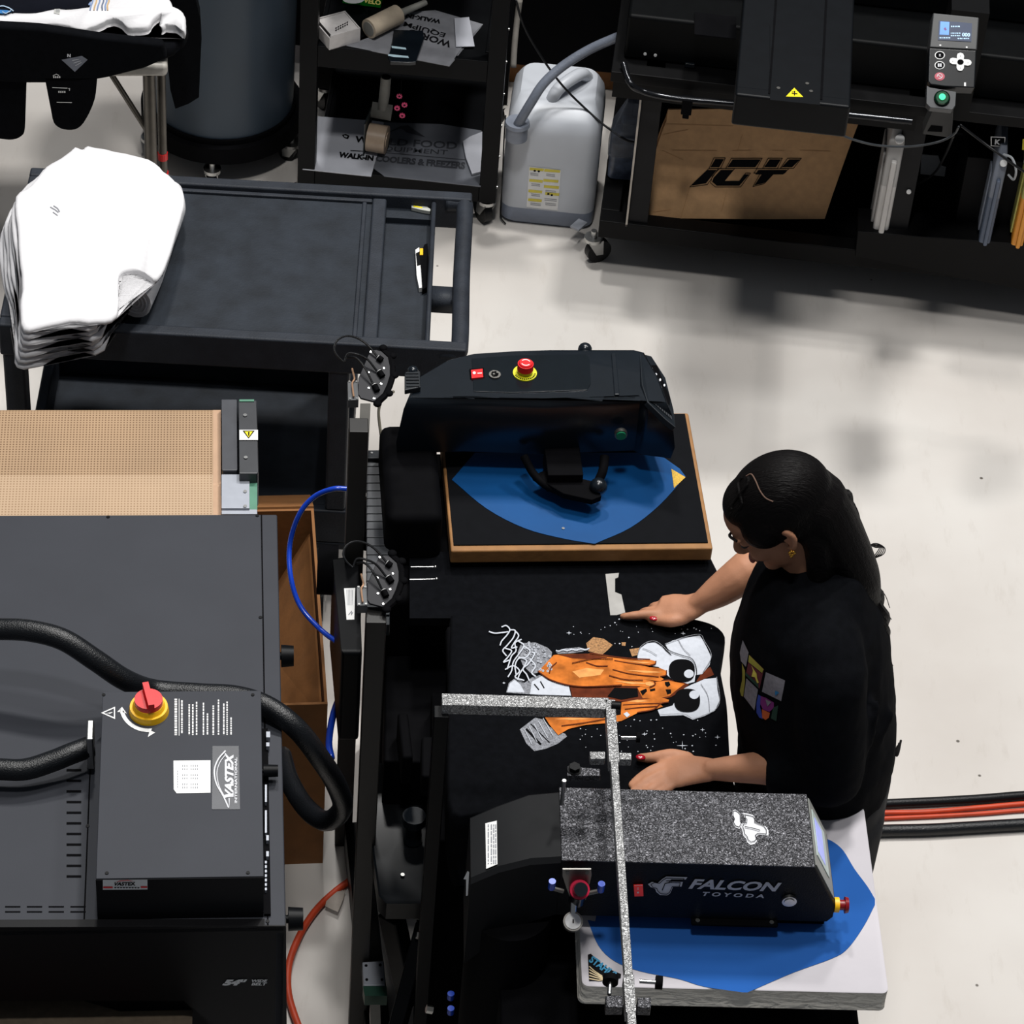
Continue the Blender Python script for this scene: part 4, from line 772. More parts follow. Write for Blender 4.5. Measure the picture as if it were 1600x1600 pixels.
bm = B(); stack(bm, [rg3(.985, -.2, .012, 1), rg3(1.0, -.12, .008, .4), rg3(1.008, -.03, .002), rg3(1.0, -.006), rg3(.985, 0)]); body_ = obj('shirt_body', bm, clothk, ts, smooth=2)
# back of the shirt spilling behind the platen, with a gap
bz = F3.Z(.90)
gap_ = [(947, 897), (967, 895), (966, 903), (962, 905), (961, 925), (972, 930), (977, 958)]
bm = B(); ol = [(640, 862), (960, 862), (960, 966), (640, 966)]
pr(bm, [bz(*p) for p in ol], (0, 0, -.02)); ol2 = [(960, 862), (1106, 862), (1112, 876), (1122, 896), (1130, 912), (1100, 935), (1060, 966), (960, 966)]
pr(bm, [bz(*p) for p in ol2], (0, 0, -.02)); obj('trailing_cloth', bm, clothk, ts, bevel=.004)
bm = B(); pr(bm, [F3.Z(.903)(*p) for p in [(946, 897), (967, 895), (966, 902), (961, 904), (961, 925), (971, 929), (977, 957), (954, 964)]], (0, 0, -.003)); F1i = obj('steel_bracket', bm, M('bracket_grey', (150, 148, 144), .5), None, fr=F3); setlab(F1i, 'flat grey steel bracket lying on the black cloth behind the printed shirt', 'bracket')
# the print
Z3 = lambda u, v: (740+u/3.636, 960+v/3.636)
pm = [M('print_white', (186, 190, 198), .85, var=.07, vs=120, spec=.1), M('print_black', (8, 8, 10), .8, spec=.05), M('print_orange', (186, 104, 40), .8, var=.4, vs=38, spec=.1), M('print_brown', (88, 38, 18), .8, var=.3, vs=60, spec=.1), M('print_light_skin', (214, 148, 86), .8, var=.2, vs=60, spec=.1), M('print_grey', (120, 122, 128), .85, var=.5, vs=380), M('print_tan', (150, 110, 70), .85, var=.5, vs=260)]
bm = B(); 
def dp(polys, mi, lv): decal(bm, [[Z3(*p) for p in q_] for q_ in polys], s_, mi, .0006+lv*.00035)
dp([[(270, 165), (350, 160), (420, 190), (445, 215), (440, 260), (400, 290), (380, 330), (330, 340), (280, 290), (250, 220)], [(200, 390), (240, 360), (290, 390), (330, 360), (380, 345), (420, 375), (540, 400), (555, 465), (380, 460), (185, 445)], [(465, 215), (520, 195), (600, 188), (660, 205), (560, 222), (480, 225)], [(262, 655), (350, 588), (400, 600), (430, 640), (520, 680), (530, 695), (480, 735), (410, 765), (345, 778), (300, 735)]], 5, 0)
dp([[(330, 385), (390, 350), (430, 380), (470, 395), (540, 405), (552, 462), (320, 455)], [(205, 395), (235, 372), (265, 400), (290, 445), (190, 443)]], 0, 1)
dp([stroke([(345, 400), (370, 430), (390, 455)], 7)[0], stroke([(380, 385), (400, 420), (420, 455)], 7)[0], stroke([(300, 655), (380, 740)], 12)[0], stroke([(325, 625), (430, 730)], 5)[0]], 1, 2)
dp([[(640, 165), (680, 130), (740, 140), (790, 175), (760, 205), (730, 230), (650, 210)], [(840, 160), (865, 160), (862, 180), (842, 178)], [(885, 200), (945, 190), (940, 230), (900, 240)]], 6, 0)
# cap, brim pieces
dp([[(930, 240), (945, 195), (985, 165), (1030, 160), (1070, 185), (1090, 210), (1120, 235), (1180, 245), (1240, 270), (1262, 330), (1255, 385), (1200, 400), (1130, 375), (1050, 300), (980, 290), (935, 270)],
    [(1085, 175), (1130, 150), (1200, 135), (1285, 122), (1310, 160), (1350, 245), (1340, 290), (1300, 340), (1250, 350), (1200, 255), (1125, 235), (1105, 205)],
    [(1265, 390), (1310, 370), (1380, 362), (1385, 430), (1398, 490), (1370, 550), (1310, 580), (1245, 600), (1190, 575), (1060, 580), (1045, 545), (1130, 520), (1180, 430), (1240, 400)]], 0, 1)
dp([[(1270, 375), (1300, 325), (1345, 300), (1365, 345), (1310, 368), (1265, 385)]], 3, 1)
# face and hands
dp([[(545, 405), (840, 405), (1060, 375), (1110, 372), (1180, 385), (1225, 400), (1175, 440), (1125, 470), (1080, 485), (860, 500), (560, 470)]], 3, 2)
dp([[(930, 420), (1040, 385), (1110, 380), (1200, 398), (1150, 435), (1110, 468), (1040, 480), (960, 480)]], 2, 3)
dp([[(1085, 388), (1110, 385), (1118, 405), (1100, 418), (1088, 405)], [(1090, 430), (1120, 430), (1122, 452), (1100, 460)], [(945, 440), (980, 425), (985, 440), (960, 465)], [(800, 420), (930, 425), (935, 470), (840, 488), (760, 470)], [(1000, 430), (1030, 424), (1032, 436), (1004, 442)]], 1, 4)
dp([[(365, 330), (455, 235), (560, 230), (660, 228), (770, 245), (850, 250), (930, 262), (1000, 262), (1032, 270), (1035, 288), (1000, 298), (940, 292), (1000, 305), (1060, 310), (1095, 325), (1092, 352), (1060, 360), (1080, 372), (1060, 385), (1000, 378), (960, 372), (1020, 385), (1030, 405), (1000, 422), (940, 412), (840, 410), (740, 415), (620, 418), (520, 405), (430, 375)]], 2, 5)
dp([[(480, 235), (640, 228), (760, 250), (700, 262), (560, 255)]], 3, 6)
dp([[(560, 330), (640, 310), (740, 320), (720, 350), (600, 365)], [(850, 268), (960, 275), (1020, 280), (960, 284)], [(860, 322), (980, 325), (1080, 335), (980, 338)], [(800, 385), (920, 390), (1000, 400), (900, 402)]], 4, 6)
dp([s for a in ([(800, 268), (900, 285), (1005, 298)], [(790, 320), (890, 345), (1050, 362)], [(770, 355), (860, 378), (960, 382)], [(560, 285), (680, 260), (790, 262)]) for s in stroke(cp2(a, 4), 5)], 3, 7)
dp([[(975, 393), (1000, 388), (1022, 395), (1024, 408), (1000, 413), (978, 408)]], 4, 7)
dp([[(840, 505), (900, 495), (980, 485), (1060, 475), (1110, 490), (1105, 505), (1060, 515), (1075, 528), (1020, 548), (930, 565), (880, 590), (840, 610), (760, 622), (640, 632), (540, 655), (480, 690), (430, 630), (405, 590), (745, 590), (835, 575)]], 2, 5)
dp([s for a in ([(850, 520), (940, 515), (1060, 512)], [(860, 545), (950, 535), (1040, 530)], [(500, 640), (620, 625), (760, 600)]) for s in stroke(cp2(a, 4), 5)], 3, 7)
dp([[(870, 500), (930, 505), (1000, 498), (930, 490)], [(460, 600), (560, 605), (680, 598), (560, 594)]], 4, 6)
dp([[(850, 572), (870, 560), (888, 578), (870, 592)]], 0, 8)
# sunglasses
for cx, cy, rx, ry in ((1182, 325, 74, 64), (1212, 494, 74, 65)):
    dp([[(cx+rx*(abs(cos(t))**.8)*(1 if cos(t) > 0 else -1), cy+ry*(abs(sin(t))**.8)*(1 if sin(t) > 0 else -1)) for t in [2*pi*k/28 for k in range(28)]]], 1, 8)
    dp([el(cx+40, cy+(20 if cy < 400 else -30), 28, 24, 16)], 0, 9)
dp([s for a in ([(1085, 175), (1110, 212), (1180, 240), (1240, 262), (1265, 320), (1262, 390)],) for s in stroke(cp2(a, 5), 4)], 1, 8)
rnd = random.Random(3); cnt = 0
inside = lambda u, v: (u > 520 and v < 220 and not (640 < u < 790 and v > 125)) or (v > 600 and u > 540) or (u > 1280 and v > 500) or (u < 300 and 280 < v < 400)
while cnt < 95:
    u, v = rnd.uniform(130, 1400), rnd.uniform(20, 790)
    if (930 < u < 1360 and 120 < v < 600) or not inside(u, v) or (u < 1000 and 190 < v < 600) or (v > 600 and u < 560 and u > 250): continue
    r = rnd.choice((2, 2.5, 3, 4)); dp([[(u-r*1.3, v), (u, v-r), (u+r*1.3, v), (u, v+r)]], 0, 1); cnt += 1
for u, v, r in ((542, 108, 16), (1190, 110, 15), (970, 683, 15), (1186, 748, 34), (1300, 658, 14), (1385, 700, 17), (172, 392, 9)):
    dp([[(u-r, v), (u-2, v-2.5), (u, v-r*.8), (u+2, v-2.5), (u+r, v), (u+2, v+2.5), (u, v+r*.7), (u-2, v+2.5)]], 0, 2)
scr = [[(88, 105), (120, 115), (160, 112), (195, 108)], [(160, 78), (185, 72), (205, 95), (190, 125), (160, 160), (150, 185)], [(205, 95), (235, 100), (225, 140), (190, 185), (165, 215), (185, 245)], [(235, 100), (255, 130), (230, 170), (215, 200), (245, 195)], [(180, 200), (215, 215), (195, 250), (170, 280), (200, 270)], [(270, 150), (235, 170), (240, 215), (215, 245), (200, 290), (190, 320)], [(255, 160), (285, 185), (255, 235), (225, 280), (215, 330), (195, 365)], [(290, 190), (320, 215), (300, 250), (255, 260), (235, 300), (240, 350)], [(330, 220), (345, 235), (310, 290), (285, 310), (260, 350), (250, 380)], [(255, 250), (300, 270), (280, 320), (300, 350), (315, 385)], [(180, 320), (225, 300), (260, 330), (235, 365), (285, 385)], [(320, 260), (350, 300), (330, 340), (350, 360)]]
edge_ = [[(930, 240), (945, 195), (985, 165), (1030, 160), (1070, 185), (1120, 235)], [(1085, 175), (1200, 135), (1285, 122), (1310, 160), (1350, 245), (1300, 340)], [(1380, 362), (1398, 490), (1370, 550), (1310, 580), (1245, 600), (1190, 575), (1060, 580)], [(1160, 145), (1190, 200), (1230, 240)], [(1290, 400), (1330, 470), (1340, 560)], [(960, 200), (1000, 215), (1040, 240)]]
for a in edge_: dp(stroke(cp2(a, 4), 3), 5, 8)
for a in ([(1035, 272), (1030, 288), (1000, 297)], [(1095, 325), (1092, 352), (1060, 360)], [(1028, 390), (1030, 405), (1000, 421)], [(365, 330), (430, 375), (520, 405), (620, 418), (740, 415), (840, 410)], [(1000, 262), (900, 258), (800, 248), (660, 228)], [(1105, 505), (1060, 515), (1020, 548), (930, 565)], [(640, 280), (700, 300), (760, 300)], [(470, 280), (440, 310), (430, 340)]): dp(stroke(cp2(a, 4), 6), 3, 8)
for k in range(46):
    u = rnd.uniform(285, 440); v = rnd.uniform(165, 330)
    if abs((v-165)-(u-270)*.9) < 75: dp([el(u, v, 7, 7, 8)], 0, 7); dp([el(u, v, 4, 4, 6)], 5, 8)
for k in range(24): dp([el(470+k*8, 212-k*.4+3*sin(k), 4, 5, 7)], 0, 7)
for k in range(5): dp(stroke([(290+k*26, 640-k*16+20), (330+k*30, 742-k*12)], 3), 0, 7)
for a in scr: dp(stroke(cp2(a, 5), 7), 0, 9)
obj('shirt_print', bm, pm, body_)
# ================================================================== the operator
from mathutils.bvhtree import BVHTree
PF = Fr(.62, 3.72, 0, 0); L = PF.L
man = thing('person', PF, 'person in black t-shirt with long tied dark hair, both hands on the printed shirt', 'person')
def rem(o, vox, it=3, fac=.5):
    md = o.modifiers.new('r', 'REMESH'); md.mode = 'VOXEL'; md.voxel_size = vox; md.use_smooth_shade = True
    s = o.modifiers.new('s', 'SMOOTH'); s.iterations = it; s.factor = fac; return o
hc = L((.450, 3.775, 1.452)); hf = V((-.78, -.10, -.62)).normalized(); hu = V((-.60, .0, .80)); hu = (hu-hf*hu.dot(hf)).normalized(); hl = hu.cross(hf)
HS = .86
def Hd(a, b_, c): return hc + (hf*a + hl*b_ + hu*c)*HS
HM = Matrix((hf, hl, hu)).transposed()
def hball(bm, c, r, n=20, mi=0):
    vs = bmesh.ops.create_uvsphere(bm, u_segments=n, v_segments=n*3//4, radius=1)['verts']
    for v in vs: v.co = Hd(*c) + HM @ V((v.co.x*r[0], v.co.y*r[1], v.co.z*r[2]))*HS
    for f in {f for v in vs for f in v.link_faces}: f.material_index = mi
bm = B()
def T(pts, rr, n=14, up=(0, 0, 1), k=4):
    q_ = cr(pts, k); loft(bm, q_, interp(rr, len(q_)), n, up=up)
W = lambda x, y, z: L((x, y, z))
PP = lambda px, py, z: L(P(px, py, z))
# trunk
T([W(.62, 3.72, .84), W(.61, 3.72, .95), W(.575, 3.735, 1.1), W(.555, 3.755, 1.22), W(.55, 3.775, 1.31), W(.535, 3.78, 1.35)], [(.08, .13), (.09, .14), (.085, .125), (.095, .15), (.08, .15), (.05, .06)], 20, up=(1, 0, 0))
# neck and head
T([W(.55, 3.78, 1.29), W(.525, 3.78, 1.345), Hd(-.035, 0, -.06), Hd(-.02, 0, -.01)], [(.055, .058), (.05, .052), (.048, .048), (.045, .045)], 16, up=(1, 0, 0))
hball(bm, (-.012, 0, .03), (.094, .074, .082), 24)
hball(bm, (.022, 0, -.035), (.066, .060, .078), 24)
hball(bm, (.030, 0, .035), (.062, .062, .055), 20)
hball(bm, (.062, 0, -.098), (.024, .026, .018)); hball(bm, (.02, 0, -.075), (.055, .050, .035))
for s_ in (-1, 1):
    hball(bm, (.052, s_*.034, -.035), (.030, .024, .026)); hball(bm, (.078, s_*.030, .018), (.014, .020, .008)); hball(bm, (.072, s_*.031, .000), (.013, .014, .010))
    T([Hd(-.012, s_*.070, .012), Hd(-.026, s_*.083, .014), Hd(-.030, s_*.084, -.008), Hd(-.014, s_*.078, -.034), Hd(-.004, s_*.070, -.028)], [(.006, .006), (.0065, .0065), (.006, .006), (.0065, .0055), (.005, .005)], 8)
    hball(bm, (-.016, s_*.073, -.008), (.012, .006, .018), 12)
T([Hd(.078, 0, .018), Hd(.094, 0, -.010), Hd(.105, 0, -.030), Hd(.090, 0, -.040)], [(.007, .008), (.008, .009), (.009, .0115), (.007, .011)], 10)
hball(bm, (.098, -.011, -.036), (.008, .007, .006), 10); hball(bm, (.098, .011, -.036), (.008, .007, .006), 10)
hball(bm, (.090, 0, -.062), (.009, .020, .006), 12); hball(bm, (.087, 0, -.072), (.009, .018, .006), 12)
# near arm and hand
def finger(pts, r0, r1): 
    q_ = cr([PP(*p) for p in pts], 4); loft(bm, q_, interp([r0*.96, r0, r0*.88, r1], len(q_)), 10); e = q_[-1]; ball(bm, e, r1*1.0, n=10)
T([W(.555, 3.60, 1.29), W(.575, 3.565, 1.16), PP(1285, 1212, 1.03), PP(1255, 1205, 1.025), PP(1200, 1200, 1.015), PP(1150, 1201, 1.0), PP(1105, 1203, .986)], [(.048, .048), (.042, .042), (.039, .040), (.037, .039), (.031, .034), (.025, .029), (.018, .0245)], 16)
T([PP(1112, 1203, .988), PP(1090, 1203, .983), PP(1060, 1205, .977), PP(1035, 1212, .970)], [(.017, .024), (.017, .030), (.015, .038), (.010, .034)], 16)
finger([(1080, 1186, .978), (1050, 1180, .975), (1020, 1184, .968), (1000, 1184, .963)], .0125, .0082)
finger([(1042, 1194, .973), (1018, 1204, .972), (1000, 1215, .966), (986, 1227, .961)], .0098, .0072)
finger([(1036, 1207, .974), (1014, 1219, .973), (997, 1231, .967), (984, 1243, .961)], .0100, .0072)
finger([(1038, 1220, .973), (1018, 1233, .972), (1004, 1243, .966), (994, 1253, .961)], .0095, .0070)
finger([(1048, 1230, .972), (1032, 1241, .970), (1020, 1249, .965), (1012, 1256, .961)], .0088, .0062)
# far arm and hand
T([W(.55, 3.945, 1.29), W(.575, 4.0, 1.18), W(.565, 4.035, 1.10), PP(1215, 862, 1.075), PP(1165, 895, 1.06), PP(1120, 926, 1.02), PP(1088, 946, .990)], [(.048, .048), (.042, .042), (.042, .042), (.042, .042), (.039, .041), (.030, .032), (.018, .025)], 16)
T([PP(1094, 942, .995), PP(1075, 950, .985), PP(1052, 951, .978), PP(1030, 951, .972)], [(.017, .025), (.018, .030), (.016, .034), (.010, .030)], 16)
finger([(1035, 958, .974), (1008, 960, .972), (987, 962, .968), (972, 963, .963)], .0095, .0065)
finger([(1034, 953, .972), (1012, 955, .964), (1004, 957, .952), (1002, 960, .94)], .0092, .0068)
finger([(1038, 946, .970), (1024, 947, .962), (1018, 950, .950), (1016, 954, .938)], .0090, .0066)
finger([(1048, 940, .968), (1038, 941, .960), (1032, 944, .950), (1030, 948, .94)], .0082, .006)
finger([(1072, 966, .978), (1050, 971, .976), (1032, 970, .969), (1018, 969, .963)], .0120, .0085)
# legs
for s_, yy_ in ((-1, 3.64), (1, 3.81)):
    T([W(.63, yy_+.01, .88), W(.64, yy_, .66), W(.645, yy_, .48), W(.68, yy_, .28), W(.70, yy_, .09)], [(.07, .07), (.066, .066), (.05, .05), (.046, .046), (.034, .034)], 14, up=(1, 0, 0))
    T([W(.725, yy_, .05), W(.68, yy_, .045), W(.60, yy_-.01, .035), W(.53, yy_-.015, .028)], [(.035, .032), (.04, .036), (.03, .042), (.02, .035)], 12)
body = rem(obj('body', bm, skin, man, smooth=2), .0042, 3)
# nails
bm = B()
for px_, py_, z_, dx in ((1001, 1183, .974, 0), (1022, 966, .975, 0)):
    ball(bm, PP(px_, py_, z_-.001), .0078, (1.15, .8, .35), 12)
obj('nail_polish', bm, M('red_nail_polish', (150, 10, 30), .2), body, smooth=True)
for c in ((.072, .031, .0),):
    bm = B(); hball(bm, (c[0]+.0035, c[1], -.006), (.0115, .0128, .0035), 12); obj('eyelash', bm, hairm, body, smooth=True)
for s_ in (1,):
    bm = B(); pts = [Hd(.088, s_*.014, .024), Hd(.091, s_*.03, .030), Hd(.080, s_*.048, .024)]; tube(bm, pts, .0026, 5, 8); obj('eyebrow', bm, hairm, body, smooth=True)
bm = B(); hball(bm, (.094, 0, -.0665), (.0088, .0195, .0065), 14); obj('lips', bm, M('lip_colour', (150, 78, 70), .4), body, smooth=True)
# earrings (near ear)
bm = B(); c = Hd(-.006, .082, -.040)
for k in range(6): ball(bm, c+V((cos(k)*.004, 0, sin(k)*.004)), .0028, n=8)
ball(bm, c+V((0, 0, -.007)), .0032, n=8); obj('earring', bm, M('gold', (225, 170, 70), .25, .9), man, smooth=True)
# t-shirt
bm = B()
T([W(.585, 3.72, .79), W(.59, 3.72, .86), W(.585, 3.725, .97), W(.562, 3.735, 1.08), W(.548, 3.75, 1.18), W(.545, 3.765, 1.27), W(.552, 3.775, 1.335), W(.545, 3.78, 1.37)], [(.132, .185), (.137, .192), (.142, .192), (.146, .19), (.142, .192), (.118, .19), (.082, .135), (.055, .062)], 32, up=(1, 0, 0), k=5)
T([W(.55, 3.68, 1.30), W(.565, 3.595, 1.265), W(.58, 3.565, 1.15), PP(1295, 1208, 1.045), PP(1262, 1203, 1.035), PP(1224, 1200, 1.03)], [(.07, .06), (.072, .066), (.07, .064), (.062, .064), (.052, .056), (.046, .050)], 20)
T([PP(1226, 1200, 1.03), PP(1214, 1200, 1.029), PP(1202, 1199, 1.027)], [(.046, .050), (.046, .048), (.043, .045)], 20)
T([W(.55, 3.88, 1.30), W(.565, 3.955, 1.265), W(.575, 4.0, 1.17), W(.56, 4.03, 1.11), PP(1210, 865, 1.075), PP(1190, 876, 1.072)], [(.07, .06), (.07, .066), (.064, .06), (.056, .056), (.05, .05), (.045, .045)], 20)
rnd = random.Random(11)
for (a, b_, r) in (((.70, 3.65, 1.12), (.60, 3.56, 1.0), .012), ((.66, 3.60, 1.2), (.62, 3.555, 1.05), .012), ((.48, 3.62, 1.12), (.60, 3.545, .98), .012), ((.46, 3.6, .96), (.64, 3.56, .88), .013), ((.70, 3.64, .93), (.58, 3.54, .86), .012), ((.42, 3.7, 1.1), (.46, 3.60, .95), .010)):
    T([W(*a), (W(*a)+W(*b_))/2+V((.01, -.004, -.01)), W(*b_)], [r*.6, r, r*.6], 10)
tee = rem(obj('tshirt', bm, clothk, man, smooth=2), .008, 6)
tx = bpy.data.textures.new('folds', 'CLOUDS'); tx.noise_scale = .09; dm = tee.modifiers.new('d', 'DISPLACE'); dm.texture = tx; dm.strength = .012; dm.mid_level = .5; dm.texture_coords = 'LOCAL'
bm = B()
T([W(.548, 3.78, 1.352), W(.542, 3.78, 1.362)], [(.062, .066), (.058, .062)], 24, up=(1, 0, 0))
obj('collar', bm, clothk, tee, smooth=True)
# trousers and shoes
bm = B()
T([W(.605, 3.72, .72), W(.61, 3.72, .80), W(.618, 3.72, .92)], [(.10, .155), (.125, .175), (.115, .165)], 24, up=(1, 0, 0))
for yy_ in (3.64, 3.81):
    T([W(.63, yy_+.01, .84), W(.64, yy_, .66), W(.645, yy_, .48), W(.68, yy_, .28), W(.70, yy_, .07)], [(.098, .092), (.085, .085), (.068, .068), (.062, .062), (.058, .058)], 16, up=(1, 0, 0))
rem(obj('trousers', bm, M('black_denim', (14, 15, 19), .9, var=.2), man, smooth=2), .009, 4)
for yy_ in (3.64, 3.81):
    bm = B(); T([W(.745, yy_, .04), W(.69, yy_, .045), W(.60, yy_-.01, .04), W(.525, yy_-.015, .032)], [(.04, .036), (.052, .042), (.042, .048), (.028, .04)], 14)
    rem(obj('shoe', bm, blackm, man, smooth=2), .008, 3)
# hair: cap, tied tail, loose curls
hm, n, b = node_mat('dark_hair_strands'); tc = n.nodes.new('ShaderNodeTexCoord'); mp = n.nodes.new('ShaderNodeMapping'); mp.inputs['Scale'].default_value = (40, 260, 60); mp.inputs['Rotation'].default_value = (.2, .6, .3)
no = n.nodes.new('ShaderNodeTexNoise'); no.inputs['Scale'].default_value = 1.5; no.inputs['Distortion'].default_value = .8; bp_ = n.nodes.new('ShaderNodeBump'); bp_.inputs['Strength'].default_value = .7; bp_.inputs['Distance'].default_value = .003
for a, z in ((tc.outputs['Object'], mp.inputs['Vector']), (mp.outputs['Vector'], no.inputs['Vector']), (no.outputs['Fac'], bp_.inputs['Height']), (bp_.outputs['Normal'], b.inputs['Normal'])): n.links.new(a, z)
b.inputs['Base Color'].default_value = (*lin((11, 9, 9)), 1); b.inputs['Roughness'].default_value = .5; b.inputs['Specular IOR Level'].default_value = .08
bm = B(); hball(bm, (-.034, 0, .036), (.108, .086, .092), 32); hball(bm, (-.055, 0, .005), (.078, .080, .080), 24); hball(bm, (.018, 0, .060), (.062, .066, .05), 20)
for s_ in (-1, 1): hball(bm, (.018, s_*.052, .022), (.046, .027, .048), 16); hball(bm, (-.03, s_*.062, .0), (.035, .02, .035), 16)
tail = [Hd(-.10, 0, -.02), Hd(-.125, 0, -.05), W(.605, 3.765, 1.35), W(.642, 3.76, 1.285), W(.662, 3.755, 1.21), W(.678, 3.745, 1.12), W(.688, 3.735, 1.03), W(.690, 3.73, .965)]
T([Hd(-.05, 0, .01), Hd(-.085, 0, -.03), tail[2], W(.632, 3.76, 1.295), W(.655, 3.755, 1.22)], [(.062, .066), (.052, .068), (.036, .056), (.024, .036), (.008, .014)], 18)
T([Hd(-.045, .03, -.02), Hd(-.055, .045, -.07), W(.545, 3.73, 1.345)], [(.03, .034), (.03, .034), (.025, .03)], 14)
hair = rem(obj('hair', bm, hm, man, smooth=2), .0045, 4)
tp_ = cr(tail[1:], 10); rnd = random.Random(5); bm = B()
for s in range(16):
    ph = rnd.uniform(0, 6.28); am = rnd.uniform(.006, .024); fq = rnd.uniform(.18, .3); rr_ = rnd.uniform(.006, .011); ln = rnd.randint(int(len(tp_)*.75), len(tp_)); q_ = []
    for i in range(ln):
        t_ = i/len(tp_); k = am*(1-.3*t_)*(.6+.4*sin(i*.25+ph)); q_.append(tp_[i]+V((k*cos(i*fq+ph)*.7, k*sin(i*fq+ph)*1.2, 0)))
    loft(bm, q_, interp([rr_, rr_*1.1, rr_*.9, rr_*.25], len(q_)), 8)
obj('tied_tail', bm, hm, hair, smooth=True)
bm = B()
def curl(pts, r): tube(bm, [PP(*p) for p in pts], r, 6, 6)
for k in range(5): curl([(1340, 868+k, 1.30), (1352, 856-k, 1.30), (1368, 849+k*1.6, 1.30), (1382-k*2, 856, 1.30), (1380-k*3, 866, 1.30), (1362-k, 874+k*.5, 1.30)], .0009)
obj('loose_curl', bm, hm, hair, smooth=True); bm = B()
for k in range(7): curl([(1358+k*3, 905+k*22, 1.24-k*.02), (1372+k*2.6, 915+k*22, 1.24-k*.02), (1384+k*2-(k % 3)*4, 932+k*20, 1.23-k*.02), (1388+rnd.uniform(-6, 8), 950+k*18, 1.22-k*.02)], .0007)
obj('loose_curl', bm, hm, hair, smooth=True); bm = B()
for k in range(7): curl([(1384+k, 1130+k*2, .99), (1391, 1150+k*2, .975), (1394+k*1.2, 1166+k*2.5, .96), (1392+k*2.6, 1184-k*4.5, .95)], .0022)
obj('loose_curl', bm, hm, hair, smooth=True)
dg = bpy.context.evaluated_depsgraph_get(); dg.update()
def bvh(o): return BVHTree.FromObject(o, dg)
def cast(o, tree, px, py, off=.001):
    mw = PF; c = PF.L(CP); d = (PF.i @ ray(px, py)).normalized(); h = tree.ray_cast(c, d)
    return None if h[0] is None else h[0]+h[1]*off
tb, hb = bvh(tee), bvh(hair)
bm = B()
for pts, r in (([(1166, 744), (1174, 741), (1181, 752), (1187, 766), (1196, 778), (1208, 784)], .0013),):
    q_ = [cast(hair, hb, *p, .0002) for p in cp2(pts, 4)]; q_ = [p for p in q_ if p]
    if len(q_) > 3: loft(bm, q_, [(.0012, r)]*len(q_), 8)
obj('hair_parting', bm, M('scalp', (96, 76, 66), .7, spec=.1), hair, smooth=True)
bm = B(); 
for j in range(2):
    q_ = [cast(hair, hb, 1160-3*sin(k*.9+j*pi)-k*1.5+j*9, 746+k*5.0, .0005) for k in range(11)]; q_ = [p for p in q_ if p]
    if len(q_) > 3: loft(bm, cr(q_, 3), .003, 8)
obj('twisted_strand', bm, hm, hair, smooth=True)
# woven look patches printed on the t-shirt front
z10 = Zm(1120, 980, 8.886)
pms = [M('patch_grey', (128, 124, 130), .9, var=.15, vs=150), M('patch_yellow', (150, 142, 50), .9, var=.1), M('patch_maroon', (92, 30, 40), .9, var=.2), M('patch_camel', (190, 172, 70), .9), M('patch_blue', (40, 62, 150), .9), M('patch_purple', (120, 30, 110), .9), M('patch_orange', (180, 80, 30), .9), M('patch_green', (14, 54, 40), .9), M('patch_cyan', (40, 120, 170), .9)]
bm = B()
def patch(poly, mi, off):
    # fan of small triangles projected on the cloth
    cx = sum(p[0] for p in poly)/len(poly); cy = sum(p[1] for p in poly)/len(poly); ring = []
    for a, b_ in zip(poly, poly[1:]+poly[:1]):
        for k in range(4): ring.append((a[0]+(b_[0]-a[0])*k/4, a[1]+(b_[1]-a[1])*k/4))
    R_ = [[cast(tee, tb, *z10(cx+(x-cx)*s, cy+(y-cy)*s), off) for x, y in ring] for s in (1, .66, .33)]; c = cast(tee, tb, *z10(cx, cy), off)
    if c is None or any(p is None for r in R_ for p in r): return
    if any((p-c).length > .12 for p in R_[0]): return
    vr = [[bm.verts.new(p) for p in r] for r in R_]; vc = bm.verts.new(c); n_ = len(ring)
    for i in range(n_):
        j = (i+1) % n_
        for a, b_ in ((vr[0], vr[1]), (vr[1], vr[2])): bm.faces.new((a[i], a[j], b_[j], b_[i])).material_index = mi
        bm.faces.new((vr[2][i], vr[2][j], vc)).material_index = mi
patch([(370, 180), (452, 350), (415, 550), (345, 470), (330, 350)], 0, .0015)
patch([(465, 385), (665, 580), (600, 850), (415, 650)], 2, .0015); patch([(465, 385), (665, 580), (645, 630), (455, 480)], 1, .0025)
patch([(500, 530), (530, 580), (570, 640), (575, 700), (600, 760), (575, 770), (545, 690), (500, 680), (520, 600)], 3, .0028); patch([(415, 620), (590, 780), (595, 840), (412, 660)], 7, .0026)
patch([(690, 620), (955, 735), (900, 1020), (635, 890)], 0, .0015); patch([(825, 870), (850, 880), (880, 905), (850, 920), (830, 945), (818, 910)], 8, .0026)
patch([(420, 705), (580, 860), (530, 1150), (385, 960)], 0, .0015)
patch([(585, 930), (620, 950), (610, 1100), (650, 1270), (600, 1250), (560, 1180), (560, 1050)], 4, .0018); patch([(620, 950), (690, 975), (800, 1040), (800, 1110), (740, 1170), (650, 1140), (612, 1060)], 5, .0016)
patch([(690, 990), (770, 1030), (715, 1090)], 0, .0026); patch([(640, 1130), (750, 1180), (735, 1250), (690, 1280), (645, 1250)], 6, .0026); patch([(790, 1110), (860, 1080), (835, 1300), (760, 1260)], 7, .0017)
patch([(360, 500), (400, 600), (400, 760), (375, 960), (350, 950), (330, 880), (360, 740), (370, 600)], 1, .0015)
obj('shirt_patches', bm, pms, tee, smooth=2, keepn=True)
